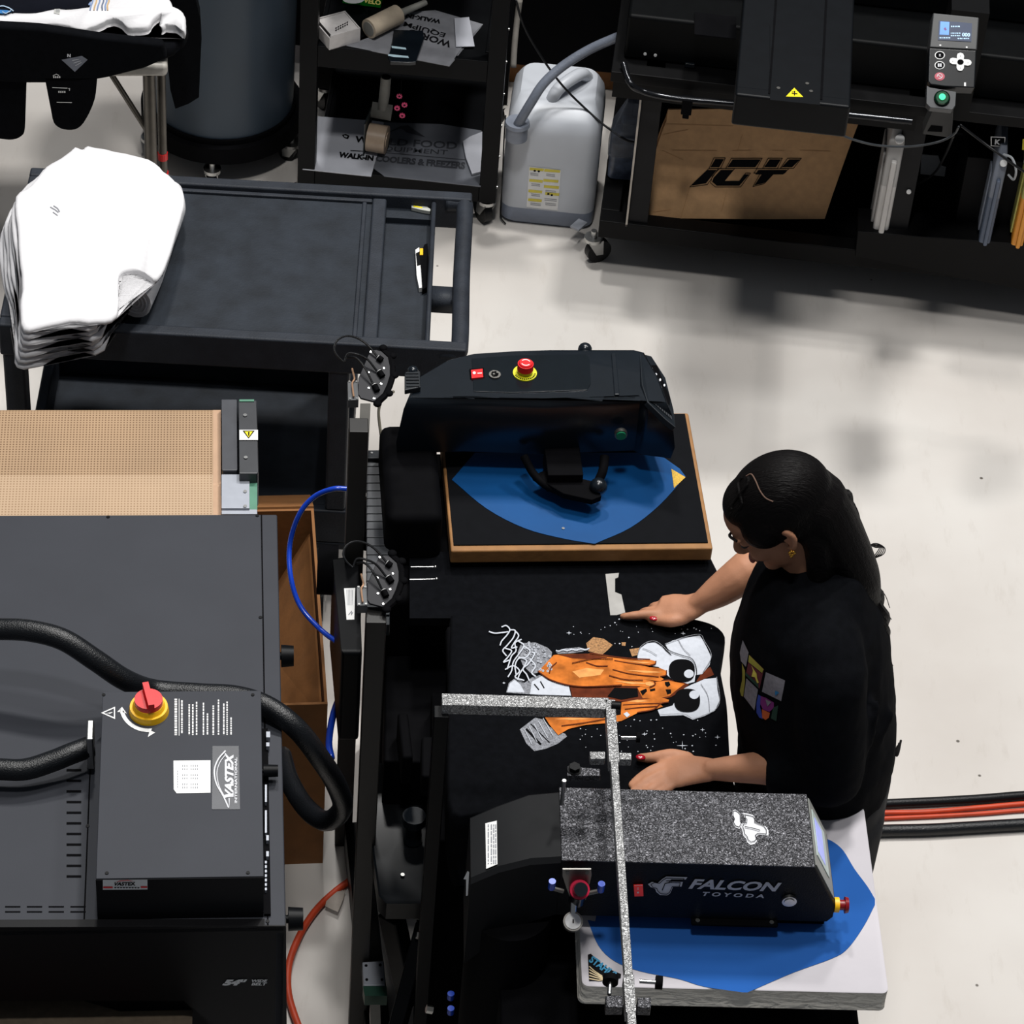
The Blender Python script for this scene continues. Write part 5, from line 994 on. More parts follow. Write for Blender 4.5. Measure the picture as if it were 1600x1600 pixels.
# ================================================================== tool cart at the back
TC = Fr(-.115, 6.33, 0, -.5)
tc_ = thing('shelf_cart', TC, 'black steel shelf cart on casters holding tape and printed plastic bags', 'cart')
for i, (X, Y) in enumerate(((-.045, 0), (-.525, 0), (-.045, .44), (-.525, .44))):
    bm = B(); bx(bm, X, X+.045, Y, Y+.045, .085, 1.0); obj('post', bm, black, tc_, bevel=.002)
    caster(tc_, (X+.022, Y+.022, 0), .034, -.9 if i else -1.0, mount=.01)
for z0, z1 in ((.085, .137), (.47, .53), (.93, .98)):
    bm = B(); bx(bm, -.48, -.045, .005, .48, z1-.012, z1); bx(bm, -.48, -.045, .002, .018, z0, z1+.004); bx(bm, -.48, -.045, .468, .484, z0, z1+.004); bx(bm, -.482, -.47, .045, .44, z0, z1+.004); bx(bm, -.055, -.043, .045, .44, z0, z1+.004)
    obj('shelf', bm, black, tc_, bevel=.002)
for k in range(7):
    c = V((.0, .015, .13+k*.1)); bm = B(); cyl(bm, c, c+V((.003, 0, 0)), .003, n=8); obj('rivet', bm, chrome, tc_)
q2 = Zm(440, 0, 4)
def sheet(name, pts, z, th, m, lab, cat, group=None, fr=None):
    c = P(*pts[0], z); fr = Fr(c.x, c.y, z, 0); bm = B(); pr(bm, [fr.L(P(*p, z+th)) for p in pts], (0, 0, -th)); o = obj(name, bm, m, fr=fr, bevel=min(.0015, th*.4)); setlab(o, lab, cat, group); return o, fr
bagw = M('translucent_white_bag', (176, 178, 186), .55, var=.06, vs=12, bump=.3, bs=30)
bagg = M('thin_grey_bag', (96, 99, 106), .5, var=.08, vs=12, bump=.3, bs=30)
zl, zu = .1385, .5315
o, fr = sheet('plastic_bag', zp(q2, [(190, 722), (600, 755), (640, 762), (600, 960), (560, 1100), (130, 1055), (150, 900)]), zl, .004, bagw, 'pale plastic bag at the left of the lower shelf reading WALK-IN', 'bag')
bm = B(); g = fr.Z(zl+.004)
txt(bm, 'WALK-IN', [q2(352, 985), q2(572, 1008), q2(578, 975), q2(362, 950)], g, 0, .001, .06)
decal(bm, [[q2(*p) for p in [(378, 845), (400, 838), (425, 850), (415, 872), (395, 865), (385, 858)]]], g, 0); decal(bm, [[q2(*p) for p in [(390, 848), (412, 852), (406, 862), (392, 858)]]], g, 1, .0013); decal(bm, [[q2(430, 940), q2(590, 948), q2(590, 953), q2(430, 945)]], g, 0)
txt(bm, 'WO', [q2(455, 890), q2(590, 905), q2(600, 862), q2(462, 850)], g, 0, .001, .04)
obj('bag_print', bm, [dink, bagw], o)
o, fr = sheet('plastic_bag', zp(q2, [(640, 762), (1000, 775), (1250, 815), (1245, 1165), (640, 1100), (575, 1050), (600, 960)]), zl, .003, bagg, 'grey plastic bag on the right of the lower shelf reading WORLD FOOD EQUIPMENT', 'bag')
bm = B(); g = fr.Z(zl+.003); fad = M('faded_print_dark', (52, 54, 60), .6)
txt(bm, 'RLD FOOD', [q2(612, 905), q2(1095, 935), q2(1100, 890), q2(622, 862)], g, 0, .001, .02)
txt(bm, 'EQUIPMENT', [q2(590, 945), q2(1035, 975), q2(1040, 940), q2(600, 912)], g, 0, .001, .01)
txt(bm, 'COOLERS & FREEZERS', [q2(585, 1010), q2(1145, 1060), q2(1150, 1015), q2(592, 972)], g, 0, .001, .05)
decal(bm, [[q2(590, 948), q2(1150, 998), q2(1150, 1002), q2(590, 953)], [q2(650, 838), q2(740, 790), q2(810, 830), q2(740, 805)], [q2(740, 790), q2(790, 785), q2(900, 860), q2(780, 830)]], g, 0)
obj('bag_print', bm, fad, o)
o, fr = sheet('clear_sleeve', zp(q2, [(1132, 880), (1180, 850), (1255, 820), (1250, 1070), (1190, 1085), (1150, 980)]), zl+.004, .008, bagw, 'crumpled clear sleeve against the right post of the lower shelf', 'bag')
# tape dispenser
TD = Fr(*P(575, 232, zl+.006)[:2], zl+.006, -8)
td = thing('tape_dispenser', TD, 'grey handled tape gun with brown tape roll standing on the lower shelf bags', 'tape dispenser')
bm = B(); cyl(bm, (-.0, .0, .038), (.05, 0, .038), .038, n=32); cyl(bm, (-.002, 0, .038), (.052, 0, .038), .022, n=24); obj('tape_roll', bm, M('tan_packing_tape', (168, 148, 128), .35), td, smooth=True, bevel=.001)
bm = B(); pr(bm, [(-.006, -.035, .0), (-.006, .03, .0), (-.006, .06, .09), (-.006, .03, .11), (-.006, -.03, .10)], (.003, 0, 0)); obj('side_plate', bm, M('dark_teal_plate', (30, 38, 40), .4), td)
bm = B(); pr(bm, [(-.003, .03, .08), (.052, .03, .08), (.052, .05, .105), (-.003, .05, .105)], (0, -.0, .012)); loft(bm, cr([(.025, .045, .10), (.026, .06, .14), (.027, .066, .19)], 4), interp([.013, .014, .0135], 9), 14); obj('handle', bm, M('grey_handle', (135, 134, 128), .5), td, smooth=True)
bm = B(); cyl(bm, (.027, .066, .188), (.0272, .067, .194), .0115, n=16); obj('end_cap', bm, blackm, td)
# pink hanging clips
pk = M('pink_plastic', (205, 60, 110), .5)
fr = Fr(*P(625, 165, .36)[:2], .36, 0); hc_ = thing('hanging_charm', fr, 'string of four small pink star clips hanging under the middle shelf', 'charm')
yv = fr.Y(0)
for (u, v) in ((736, 600), (722, 675), (768, 655), (754, 722)):
    c = yv(*q2(u, v)); bm = B()
    for k in range(4):
        R_ = Matrix.Rotation(k*pi/4, 3, 'Y'); bx(bm, c.x-.0075, c.x+.0075, c.y-.002, c.y+.002, c.z-.0016, c.z+.0016, 0, R_)
    ball(bm, c, .0038, (1, .5, 1), 10); obj('star_clip', bm, pk, hc_)
bm = B(); c0 = yv(*q2(740, 722)); cyl(bm, (c0.x, .003, c0.z), (c0.x, .003, yv(*q2(738, 470)).z), .0008, n=6); obj('string', bm, blackm, hc_)
# middle shelf things
bgs = zp(q2, [(400, 285), (620, 205), (780, 75), (960, 62), (1260, 150), (1150, 260), (1050, 412), (780, 360)])
o, fr = sheet('plastic_bag', bgs, zu, .003, M('pale_grey_bag', (120, 121, 126), .55, bump=.3, bs=30), 'grey printed bag lying upside down on the middle shelf', 'bag')
bm = B(); g = fr.Z(zu+.003)
txt(bm, 'WORLD', [q2(1068, 262), q2(800, 180), q2(782, 215), q2(1050, 300)], g, 0, .001, .03); txt(bm, 'EQUIPM', [q2(1030, 205), q2(770, 130), q2(760, 165), q2(1015, 236)], g, 0, .001, .02); txt(bm, 'WALK-IN', [q2(1000, 125), q2(780, 85), q2(775, 112), q2(990, 150)], g, 0, .001, .05)
obj('bag_print', bm, dink, o)
o, fr = sheet('clear_sleeve', zp(q2, [(1080, 112), (1172, 105), (1207, 288), (1090, 290)]), zu+.005, .003, bagw, 'small pale sleeve lying across the printed bag on the middle shelf', 'bag')
# white carton
WB = Fr(*P(516, 78, zu+.002)[:2], zu+.002, 33)
wbx = thing('small_box', WB, 'open white paper box at the front left of the middle shelf', 'box')
bm = B(); bx(bm, 0, .085, 0, .003, 0, .042); bx(bm, -.003, 0, 0, .085, 0, .036); bx(bm, .0, .085, .082, .085, 0, .042); bx(bm, .082, .085, .003, .082, 0, .042); bx(bm, 0, .085, 0, .085, 0, .002); bx(bm, .006, .082, .003, .082, .036, .0385)
obj('box_wall', bm, M('white_card', (196, 192, 190), .7), wbx); bm = B(); g = WB.Z(zu+.0405)
for k in range(2): decal(bm, [[q2(335+i*14, 196-k*14-i*7), q2(344+i*14, 194-k*14-i*7), q2(346+i*14, 184-k*14-i*7), q2(337+i*14, 188-k*14-i*7)] for i in range(6)], g, 0, .001)
obj('printed_marks', bm, dink, wbx)
GB = Fr(*P(535, 5, zu+.002)[:2], zu+.002, -4)
gb = thing('small_box', GB, 'green retail box behind the lint roller on the middle shelf', 'box')
bm = B(); bx(bm, 0, .10, 0, .12, 0, .05); gbb = obj('box_body', bm, M('green_card', (10, 130, 30), .5), gb, bevel=.001)
bm = B(); g = GB.Z(zu+.052); txt(bm, 'VELO', [q2(510, 18), q2(618, 36), q2(622, 4), q2(516, -12)], g, 0, .001, .04); decal(bm, [el(*q2(450, -8), 18, 8, 18)], g, 1); obj('box_print', bm, [M('yellow_print', (225, 215, 120), .6), white], gbb)
LRr = Fr(*P(578, 50, zu+.02)[:2], zu+.003, 0)
lr = thing('lint_roller', LRr, 'beige lint roller with grey handle lying beside the white box', 'lint roller')
a0, a1, a2 = [LRr.L(P(*q2(*p), zu+.03)) for p in ((545, 180), (725, 90), (900, 15))]
bm = B(); cyl(bm, a0, a1, .026, n=30); obj('paper_roll', bm, M('beige_lint_paper', (196, 180, 158), .8), lr, smooth=True, bevel=.001)
bm = B(); cyl(bm, a0+(a0-a1)*.02, a0+(a1-a0)*.01, .019, n=24); obj('roll_core', bm, MATS['grey_handle'] if 'grey_handle' in MATS else steel, lr, smooth=True); bm = B(); cyl(bm, a1, a2, .010, .008, 16); obj('handle', bm, M('grey_handle', (135, 134, 128), .5), lr, smooth=True, bevel=.001)
o, fr = sheet('phone', zp(q2, [(700, 185), (885, 190), (890, 240), (840, 385), (800, 390), (680, 385), (665, 350), (690, 280)]), zu+.006, .010, gloss, 'shiny black curved gadget resting on the front of the middle shelf', 'gadget')
bm = B(); g = fr.Z(zu+.0163); decal(bm, [[q2(*p) for p in [(685, 288), (775, 300), (780, 312), (690, 302)]], [q2(*p) for p in [(668, 340), (790, 352), (796, 365), (700, 358), (664, 350)]]], g, 0, .001); obj('glint_strip', bm, M('pale_blue_strip', (170, 195, 205), .2), o)
# ================================================================== jug with hose
J = Fr(.022, 6.36, 0, -1.5)
jug = thing('jerrycan', J, 'translucent white plastic jerrycan with grey drain hose and dark liquid at its bottom', 'jerrycan')
jm = M('translucent_plastic', (182, 186, 193), .4, var=.06, vs=7, spec=.5)
jl = M('liquid_band', (118, 126, 142), .4, var=.06)
def rr2(hw, d0, d1, z, r=.035, cx=0): return [p for p in rr(cx-hw, cx+hw, d0, d1, z, r, 5)]
bm = B(); stack(bm, [rr2(.115, .01, .235, 0), rr2(.124, 0, .245, .012), rr2(.125, 0, .245, .055)]); obj('liquid_base', bm, jl, jug, smooth=True, label='darker liquid level band')
bm = B(); stack(bm, [rr2(.1249, .0001, .2449, .055), rr2(.125, 0, .245, .27), rr2(.123, .004, .243, .30), rr2(.118, .012, .24, .33), rr2(.105, .04, .236, .352), rr2(.098, .07, .23, .362)]); jb = obj('jug_body', bm, jm, jug, smooth=True)
bm = B(); tube(bm, [(-.02, .075, .335), (-.0, .09, .385), (.05, .15, .395), (.07, .19, .36)], .017, 6); obj('grip', bm, jm, jb, smooth=True)
mm_ = J.Z(.345); c = mm_(808, 198); bm = B(); cyl(bm, (c.x, c.y, .31), (c.x, c.y, .35), .029, n=26); cyl(bm, (c.x, c.y, .352), (c.x, c.y, .362), .033, .031, 28); obj('neck', bm, M('greyish_neck', (120, 126, 138), .4), jug, smooth=True, bevel=.002)
bm = B(); g = J.Y(-.0005); q3 = Zm(760, 0, 1600/440)
decal(bm, [[q3(*p) for p in [(243, 945), (424, 965), (405, 1195), (228, 1175)]]], g, 0)
for (u, v, w_) in ((247, 950, 80), (330, 958, 90), (245, 1015, 76), (325, 1015, 85), (240, 1075, 78), (328, 1050, 85), (238, 1125, 78), (335, 1090, 80)): decal(bm, [[q3(u, v), q3(u+w_, v+7), q3(u+w_-2, v+22), q3(u-2, v+15)]], g, 1, .0013)
for (u, v, w_) in ((255, 1040, 50), (335, 1078, 60), (250, 1150, 60), (330, 1125, 70), (335, 1150, 60), (255, 1098, 50), (340, 985, 50), (250, 980, 45)):
    for k in range(2): decal(bm, [[q3(u, v+k*9), q3(u+w_, v+6+k*9), q3(u+w_, v+9+k*9), q3(u, v+3+k*9)]], g, 2, .0013)
for u, v in ((275, 968), (298, 971), (352, 1100), (372, 1106)): decal(bm, [el(*q3(u, v), 2, 1.6, 8)], g, 3, .0018)
obj('hazard_label', bm, [white, M('label_yellow', (205, 190, 70), .6), gink, dink], jb, label='white and yellow hazard label')
hose = [(803, 205, .33), (812, 190, .37), (830, 160, .43), (850, 130, .48), (880, 103, .52), (920, 78, .56), (960, 60, .6), (1010, 40, .65)]
cable('drain_hose', hose, .0125, M('grey_ribbed_hose', (104, 110, 122), .35, bump=.4, bs=200), 'grey drain hose rising from the jerrycan neck to the printer', 'hose')
cable('extension_cord', [(806, 0, .7), (820, 45, .6), (850, 95, .5), (880, 135, .42), (915, 170, .36), (950, 200, .33), (990, 222, .32), (1035, 205, .33)], .003, rubber, 'thin black cord dropping across the jerrycan to the printer stand', 'cord')
cable('extension_cord', [(790, 180, .3), (787, 230, .22), (785, 290, .1), (782, 335, .02), (790, 350, .005)], .002, rubber, 'thin black cord hanging between cart post and jerrycan', 'cord')
cable('paper_strip', [(812, 0, .5), (808, 30, .45), (804, 70, .4), (802, 105, .36)], .008, M('dusty_strip', (110, 106, 100), .8), 'dusty grey strip hanging beside the shelf cart post', 'strip')
# brown cardboard and boxes behind the stand
bk = Fr(-.75, 6.95, 0, 0); zc_ = bk.Y(0)(880, 108).z
for x0_, x1_, lab in ((.06, .50, 'brown carton behind the lower shelf of the black cart'), (.62, 1.0, 'brown carton edge showing behind the jerrycan')):
    fr = Fr(-.75+x0_, 7.0, 0, 1); bm = B(); w_ = x1_-x0_; bx(bm, 0, w_, 0, .3, 0, zc_-.015); o = obj('storage_carton', bm, kraftd, fr=fr, bevel=.003); setlab(o, lab, 'box')
bm = B(); bx(bm, 0, 2.6, 0, .5, zc_, 1.25); 
for X in (.02, 1.27, 2.54): bx(bm, X, X+.04, .45, .49, 0, zc_)
setlab(obj('storage_cabinet', bm, blackm, fr=bk, bevel=.004), 'wide black cabinet in the dark behind the shelf cart and printer', 'cabinet')
# bagged bottle beside the jug
BB = Fr(.215, 6.38, 0, 0)
bb = thing('bottle', BB, 'dark ink stained bottle in a clear bag between the jerrycan and printer stand', 'bottle')
bm = B(); bx(bm, -.045, .045, -.03, .06, 0, .185); sb = obj('bottle_stand', bm, blackm, bb, bevel=.003)
bm = B(); stack(bm, [rr(-.042, .042, -.03, .05, .187, .015), rr(-.044, .044, -.032, .052, .30, .018), rr(-.02, .02, -.01, .03, .325, .01), rr(-.02, .02, -.01, .03, .35, .01)]); obj('bottle_body', bm, M('stained_blue_plastic', (70, 80, 98), .35, var=.7, vs=30), bb, smooth=True)
bm = B(); stack(bm, [rr(-.048, .05, -.036, .058, .26, .015), rr(-.042, .055, -.03, .05, .33, .012), rr(-.01, .03, .0, .03, .41, .006)]); obj('bag', bm, M('clear_wrap', (86, 92, 104), .3, alpha=.55, bump=.6, bs=60), bb, smooth=True)
# ================================================================== printer stand
R = Fr(.165, 6.17, 0, -2.5)
rp_ = thing('garment_printer', R, 'black garment printer on a wheeled steel stand with lit control panel and ink bottles', 'printer')
def yb_(bm, pts, y0, y1, zoff=0): g = R.Y(y0); return pr(bm, [g(*p) for p in pts], (0, y1-y0, 0))
def rpx(px, py, y): return R.Y(y)(px, py)
pk_ = M('stand_black', (9, 9, 10), .5, var=.1, spec=.12)
xl, xr_ = rpx(935, 360, 0).x, 1.45
zb0, zb1 = rpx(1000, 352, 0).z-.055, rpx(1000, 352, 0).z
bm = B(); bx(bm, xl, xr_, 0, .05, zb0, zb1); bx(bm, xl, xr_, .62, .67, zb0, zb1); bx(bm, xl, xl+.05, .05, .62, zb0, zb1); obj('bottom_rail', bm, pk_, rp_, bevel=.003)
bm = B(); bx(bm, xl+.02, xr_, .05, .64, zb0+.005, zb0+.015); obj('bottom_shelf', bm, pk_, rp_)
xlg = rpx(1008, 250, .02).x; ztb = R.Y(-.03)(955, 112).z
for a, w_ in ((xlg, .05), (R.Y(.02)(1412, 290).x, .06)):
    bm = B(); bx(bm, a-w_/2, a+w_/2, .01, .06, zb1, ztb); lg_ = obj('leg', bm, M('stand_dark_grey', (22, 22, 24), .5, spec=.15), rp_, bevel=.002)
bm = B(); bx(bm, xlg-.031, xlg-.026, .0, .012, zb1-.01, ztb-.06); obj('edge_strip', bm, M('pale_strip', (178, 170, 160), .5), rp_, label='pale metal edge strip')
bm = B(); bx(bm, R.Y(-.03)(955, 112).x, xr_, -.03, .66, ztb-.03, ztb); tt = obj('table_top', bm, pk_, rp_, bevel=.002)
bm = B(); bx(bm, R.Y(-.02)(958, 130).x, R.Y(-.02)(1430, 200).x, -.015, .0, ztb-.085, ztb-.03); obj('apron', bm, pk_, rp_)
g = R.Y(-.06); bm = B(); tube(bm, [g(972, 118)+V((0, .05, 0)), g(985, 130), g(1005, 143), g(1050, 153), g(1148, 162), g(1250, 172), g(1350, 182), g(1425, 190)], .0085, 6, 14); obj('front_tube', bm, M('polished_black_tube', (30, 31, 34), .15, .6), rp_, smooth=True, label='polished front rail')
c = g(1074, 160); bm = B(); bx(bm, c.x-.013, c.x+.013, c.y-.013, c.y+.013, c.z-.03, c.z+.014); bx(bm, c.x-.008, c.x+.008, c.y-.008, c.y+.008, c.z-.045, c.z-.03); obj('rail_clamp', bm, blackm, rp_, bevel=.002)
# printer body
zq = ztb
bm = B(); x0, x1 = R.Y(.02)(975, 80).x, 1.55
bx(bm, x0, x1, .03, .62, zq, zq+.13); bx(bm, x0+.02, x1, .18, .62, zq+.13, zq+.38); obj('printer_case', bm, M('printer_black', (7, 8, 9), .5, spec=.08), rp_, bevel=.01)
bm = B(); hz = R.Z(zq+.132); pr(bm, [hz(1085, 20), hz(1150, 28), hz(1150, 62), hz(1085, 55)], (0, 0, .003)); obj('case_panel', bm, blackm, rp_)
for (x, y) in ((1024, 86), (1008, 84)): c = R.Y(.029)(x, y); bm = B(); cyl(bm, c, c-V((0, .002, 0)), .004, n=10); obj('indicator', bm, white, rp_)
c = R.Y(.029)(1078, 100); bm = B(); bx(bm, c.x-.012, c.x+.012, .02, .029, c.z-.006, c.z+.006); obj('latch', bm, satin, rp_, bevel=.002)
# platen
PZ = .98; pz = R.Z(PZ); x0, x1 = pz(1149, 148).x, pz(1329, 164).x; y0 = pz(1240, 156).y
bm = B(); bx(bm, x0, x1, y0, y0+.55, PZ-.06, PZ); 
zf_ = R.Y(y0)(1240, 205).z; bx(bm, x0, x1, y0-.004, y0+.03, zf_, PZ+.001); pt_ = obj('print_table', bm, M('platen_black', (9, 11, 14), .45, spec=.15), rp_, bevel=.006, seg=3)
for xx in (1201, 1283): c = pz(xx, 160).x; bm = B(); bx(bm, c-.0025, c+.0025, y0+.01, y0+.54, PZ, PZ+.0025); obj('groove', bm, blackm, pt_)
bm = B(); pr(bm, [pz(1203, 157), pz(1281, 165), pz(1279, 40), pz(1203, 40)], (0, 0, .0022)); obj('inlay', bm, M('platen_black', (9, 11, 14)), pt_)
screws(pt_, 'screw', [pz(1216, 139)+V((0, 0, .002)), pz(1267, 144)+V((0, 0, .002)), pz(1261, 132)+V((0, 0, .002))], (0, 0, 1), .0045, steel)
g = R.Z(PZ+.0022); bm = B(); decal(bm, [[(1228, 151), (1255, 152), (1241, 137.5)]], g, 0); decal(bm, [[(1237, 146), (1246, 146.5), (1246, 148), (1237, 147.5)], [(1240.5, 142.5), (1242.5, 142.5), (1242, 150), (1240.5, 150)], [(1236, 144.8), (1240, 143.5), (1240, 145)]], g, 1, .0014); obj('warning_sticker', bm, [wyel, dink], pt_)
bm = B(); bx(bm, (x0+x1)/2-.07, (x0+x1)/2+.07, .08, max(.3, y0+.5), zq+.0, PZ-.06); obj('table_column', bm, blackm, rp_)
# control panel, tilted to the operator
pn = V((0, -.62, .785)); pc = R.L(P(1490, 128, 1.02)); pp = R.pl(pc, pn)
q5_ = Zm(1380, 0, 1600/220)
bm = B(); pr(bm, [pp(*q5_(*p)) for p in [(520, 540), (1062, 570), (1042, 1000), (700, 985), (540, 962), (508, 925)]], -pn*.05); pb_ = obj('button_panel', bm, M('panel_black', (14, 16, 19), .3, spec=.3), rp_, bevel=.003)
bm = B(); pr(bm, [pp(*q5_(*p))+pn*.002 for p in [(565, 148), (1090, 200), (1065, 570), (525, 540)]], -pn*.055); pd = obj('display_panel', bm, M('panel_grey', (56, 57, 58), .45), rp_, bevel=.003)
ps = R.pl(pc+pn*.0025, pn); bm = B()
decal(bm, [[q5_(*p) for p in [(632, 235), (1010, 265), (1000, 475), (622, 455)]]], ps, 0)
decal(bm, [[q5_(*p) for p in [(650, 245), (752, 252), (745, 400), (640, 395)]]], ps, 1, .0013)
txt(bm, '000', [q5_(893, 415), q5_(985, 420), q5_(988, 378), q5_(897, 372)], ps, 2, .0014, .03)
for (u, v, w_, h2) in ((770, 295, 90, 14), (768, 372, 100, 12), (768, 400, 100, 12), (845, 432, 120, 14), (640, 425, 110, 12)):
    x = u
    while x < u+w_: l_ = rnd.uniform(8, 24); decal(bm, [[q5_(x, v), q5_(x+l_, v+1), q5_(x+l_, v+h2+1), q5_(x, v+h2)]], ps, 2, .0014); x += l_+7
decal(bm, [[q5_(*p) for p in [(705, 310), (722, 340), (705, 350), (685, 330)]]], ps, 3, .0016)
obj('screen', bm, [M('screen_navy', (22, 40, 70), .3, emit=.35), M('screen_blue', (90, 140, 220), .3, emit=.6), M('screen_text', (170, 205, 235), .3, emit=.5), M('screen_mark', (110, 60, 120), .4)], pd, label='lit blue display')
bm = B(); decal(bm, [el(*q5_(648, 515), 1.6, 1.4, 10), el(*q5_(948, 538), 1.6, 1.4, 10)], ps, 0); obj('status_light', bm, white, pd)
pq = R.pl(pc+pn*.0005, pn)
for (u, v, m2, inn, nm) in ((643, 628, white, blackm, 'A'), (641, 742, white, blackm, 'B'), (641, 870, M('muted_red', (170, 70, 85), .5), MATS['muted_red'], 'C')):
    bm = B(); decal(bm, [el(*q5_(u, v), 8, 6.4, 20)], pq, 0); decal(bm, [el(*q5_(u, v), 6.6, 5.2, 20)], pq, 1, .0013)
    if nm == 'A': decal(bm, [[q5_(u-14, v-10), q5_(u+14, v-10), q5_(u, v+2)], [q5_(u-14, v+14), q5_(u+14, v+14), q5_(u, v+2)]], pq, 2, .0018)
    if nm == 'B': decal(bm, [[q5_(u-22, v-18), q5_(u-3, v-18), q5_(u-3, v+20), q5_(u-22, v+20)], [q5_(u+3, v-18), q5_(u+22, v-18), q5_(u+22, v+20), q5_(u+3, v+20)]], pq, 2, .0018)
    if nm == 'C': decal(bm, stroke([q5_(a, b_) for a, b_ in ((u-30, v+4), (u-24, v-20), (u, v-32), (u+24, v-20), (u+30, v+4), (u+12, v+24), (u-12, v+24))], .8)+stroke([q5_(u-20, v-16), q5_(u+20, v+16)], .8), pq, 2, .0018)
    obj('round_button', bm, [m2, inn, ink], pb_)
bm = B()
for poly in ([(835, 640), (845, 612), (875, 602), (905, 612), (918, 640), (912, 680), (838, 680)], [(832, 730), (918, 735), (914, 780), (895, 805), (870, 810), (845, 800), (832, 775)], [(750, 695), (762, 668), (790, 660), (838, 668), (835, 735), (785, 732), (758, 718)], [(915, 675), (970, 680), (995, 695), (1003, 718), (990, 742), (960, 750), (915, 742)]): pr(bm, [pq(*q5_(*p)) for p in poly], pn*.003)
pr(bm, [pq(*q5_(*p)) for p in [(835, 670), (915, 675), (915, 740), (835, 735)]], pn*.0029); dpd = obj('direction_pad', bm, white, pb_, label='white cross shaped key pad')
bm = B(); p3 = R.pl(pc+pn*.0036, pn); decal(bm, [el(*q5_(878, 705), 5, 4.1, 18)], p3, 0)
for u, v in ((878, 635), (878, 772), (790, 697), (962, 712)): decal(bm, [[q5_(u-6, v+4), q5_(u+6, v+4), q5_(u, v-6)]], p3, 1)
obj('key_marks', bm, [blackm, gink], dpd); bm = B(); decal(bm, [[q5_(918, 938), q5_(940, 938), q5_(940, 980), q5_(918, 980)]], pq, 0); obj('ready_light', bm, white, pb_)
bm = B(); pr(bm, [pp(*q5_(*p))-pn*.006 for p in [(500, 965), (540, 985), (835, 1035), (825, 1190), (790, 1240), (540, 1215), (495, 1170)]], -pn*.03); gh = obj('start_housing', bm, M('housing_grey', (40, 42, 46), .4), rp_, bevel=.004)
c = R.pl(pc-pn*.006, pn)(*q5_(667, 1120)); bm = B(); cyl(bm, c, c+pn*.004, .0185, n=28, mi=0); c2 = R.pl(pc-pn*.001, pn)(*q5_(667, 1110)); cyl(bm, c+pn*.004, c+pn*.010, .0165, .014, 24, 1)
obj('start_button', bm, [blackm, M('dark_green_lens', (4, 60, 34), .2, emit=.05)], gh, smooth=True, label='round green start button')
bm = B(); c3 = c2+pn*.007+V((0, .0, 0)); cyl(bm, c3, c3+pn*.001, .0075, n=18); obj('lamp', bm, M('lit_green', (40, 235, 150), .3, emit=1.1), gh, label='glowing green lamp')
bm = B(); pr(bm, [rpx(1460, 165, -.10), rpx(1490, 168, -.10), rpx(1487, 216, -.10), rpx(1441, 210, -.10)], (0, .05, 0)); obj('panel_foot', bm, M('panel_foot_grey', (40, 40, 40), .5), rp_, bevel=.003)
bm = B(); g = R.Y(-.1005); pr(bm, [g(1455, 196), g(1473, 198), g(1472, 206), g(1449, 205)], (0, -.001, 0)); obj('foot_slot', bm, blackm, rp_)
c = R.pl(pc, pn)(*q5_(760, 400)); bm = B(); cc_ = rpx(1490, 120, -.02); bx(bm, cc_.x-.04, cc_.x+.05, -.06, .05, zq, pc.z-.04); obj('panel_column', bm, pk_, rp_)
# right hand lower boxes
bm = B(); g = R.Y(-.015); pr(bm, [g(1340, 362), g(1600, 382), g(1640, 386), g(1640, 462), g(1336, 400)], (0, .1, 0)); obj('ink_tray', bm, pk_, rp_, bevel=.002)
bm = B(); pr(bm, [R.Y(.06)(1486, 380), R.Y(.06)(1512, 245), R.Y(.06)(1700, 262), R.Y(.06)(1700, 400)], (0, .2, 0)); obj('ink_cabinet', bm, M('cabinet_dark', (15, 15, 17), .6, spec=.1), rp_, bevel=.002)
for (x, y) in ((1420, 299), (1406, 380)): c = rpx(x, y, .008); bm = B(); cyl(bm, c, c-V((0, .004, 0)), .006, n=14); obj('bolt', bm, white, rp_, smooth=True)
bm = B(); g = R.Y(.02); decal(bm, [[g_ for g_ in [(1548, 213), (1571, 214), (1570, 229), (1548, 228)]]], g, 0); decal(bm, [[(1549.5, 214.3), (1569.5, 215.2), (1568.7, 227.8), (1549.5, 226.8)]], g, 1, .0014); txt(bm, 'K', [(1554, 225), (1563, 225.4), (1564, 217.5), (1555, 217)], g, 2, .002, .04); obj('ink_sign', bm, [white, blackm, ink], rp_, label='K sign with white outline'); bm = B(); decal(bm, [[(1598, 217), (1630, 218), (1630, 236), (1597, 234)]], g, 0)
obj('ink_sign', bm, wyel, rp_, label='yellow sign edge')
bm = B(); c = rpx(1458, 262, .3); pr(bm, [R.Y(.3)(1440, 242), R.Y(.3)(1466, 244), R.Y(.3)(1466, 258), R.Y(.3)(1478, 262), R.Y(.3)(1476, 276), R.Y(.3)(1438, 272)], (0, .003, 0)); obj('paper_note', bm, white, rp_)
caster(rp_, R.L((.150, 6.232, 0)), .034, -2.6, mount=.02)
for X in (.6, 1.2): caster(rp_, (X, .64, 0), .034, 1, mount=.02)
bm = B(); k_ = R.L(P(905, 352, .07)); bx(bm, k_.x-.015, k_.x+.012, k_.y-.01, k_.y+.03, .06, .066, 0, Matrix.Rotation(-.5, 3, 'Z')); obj('caster_lever', bm, lgrey, rp_)
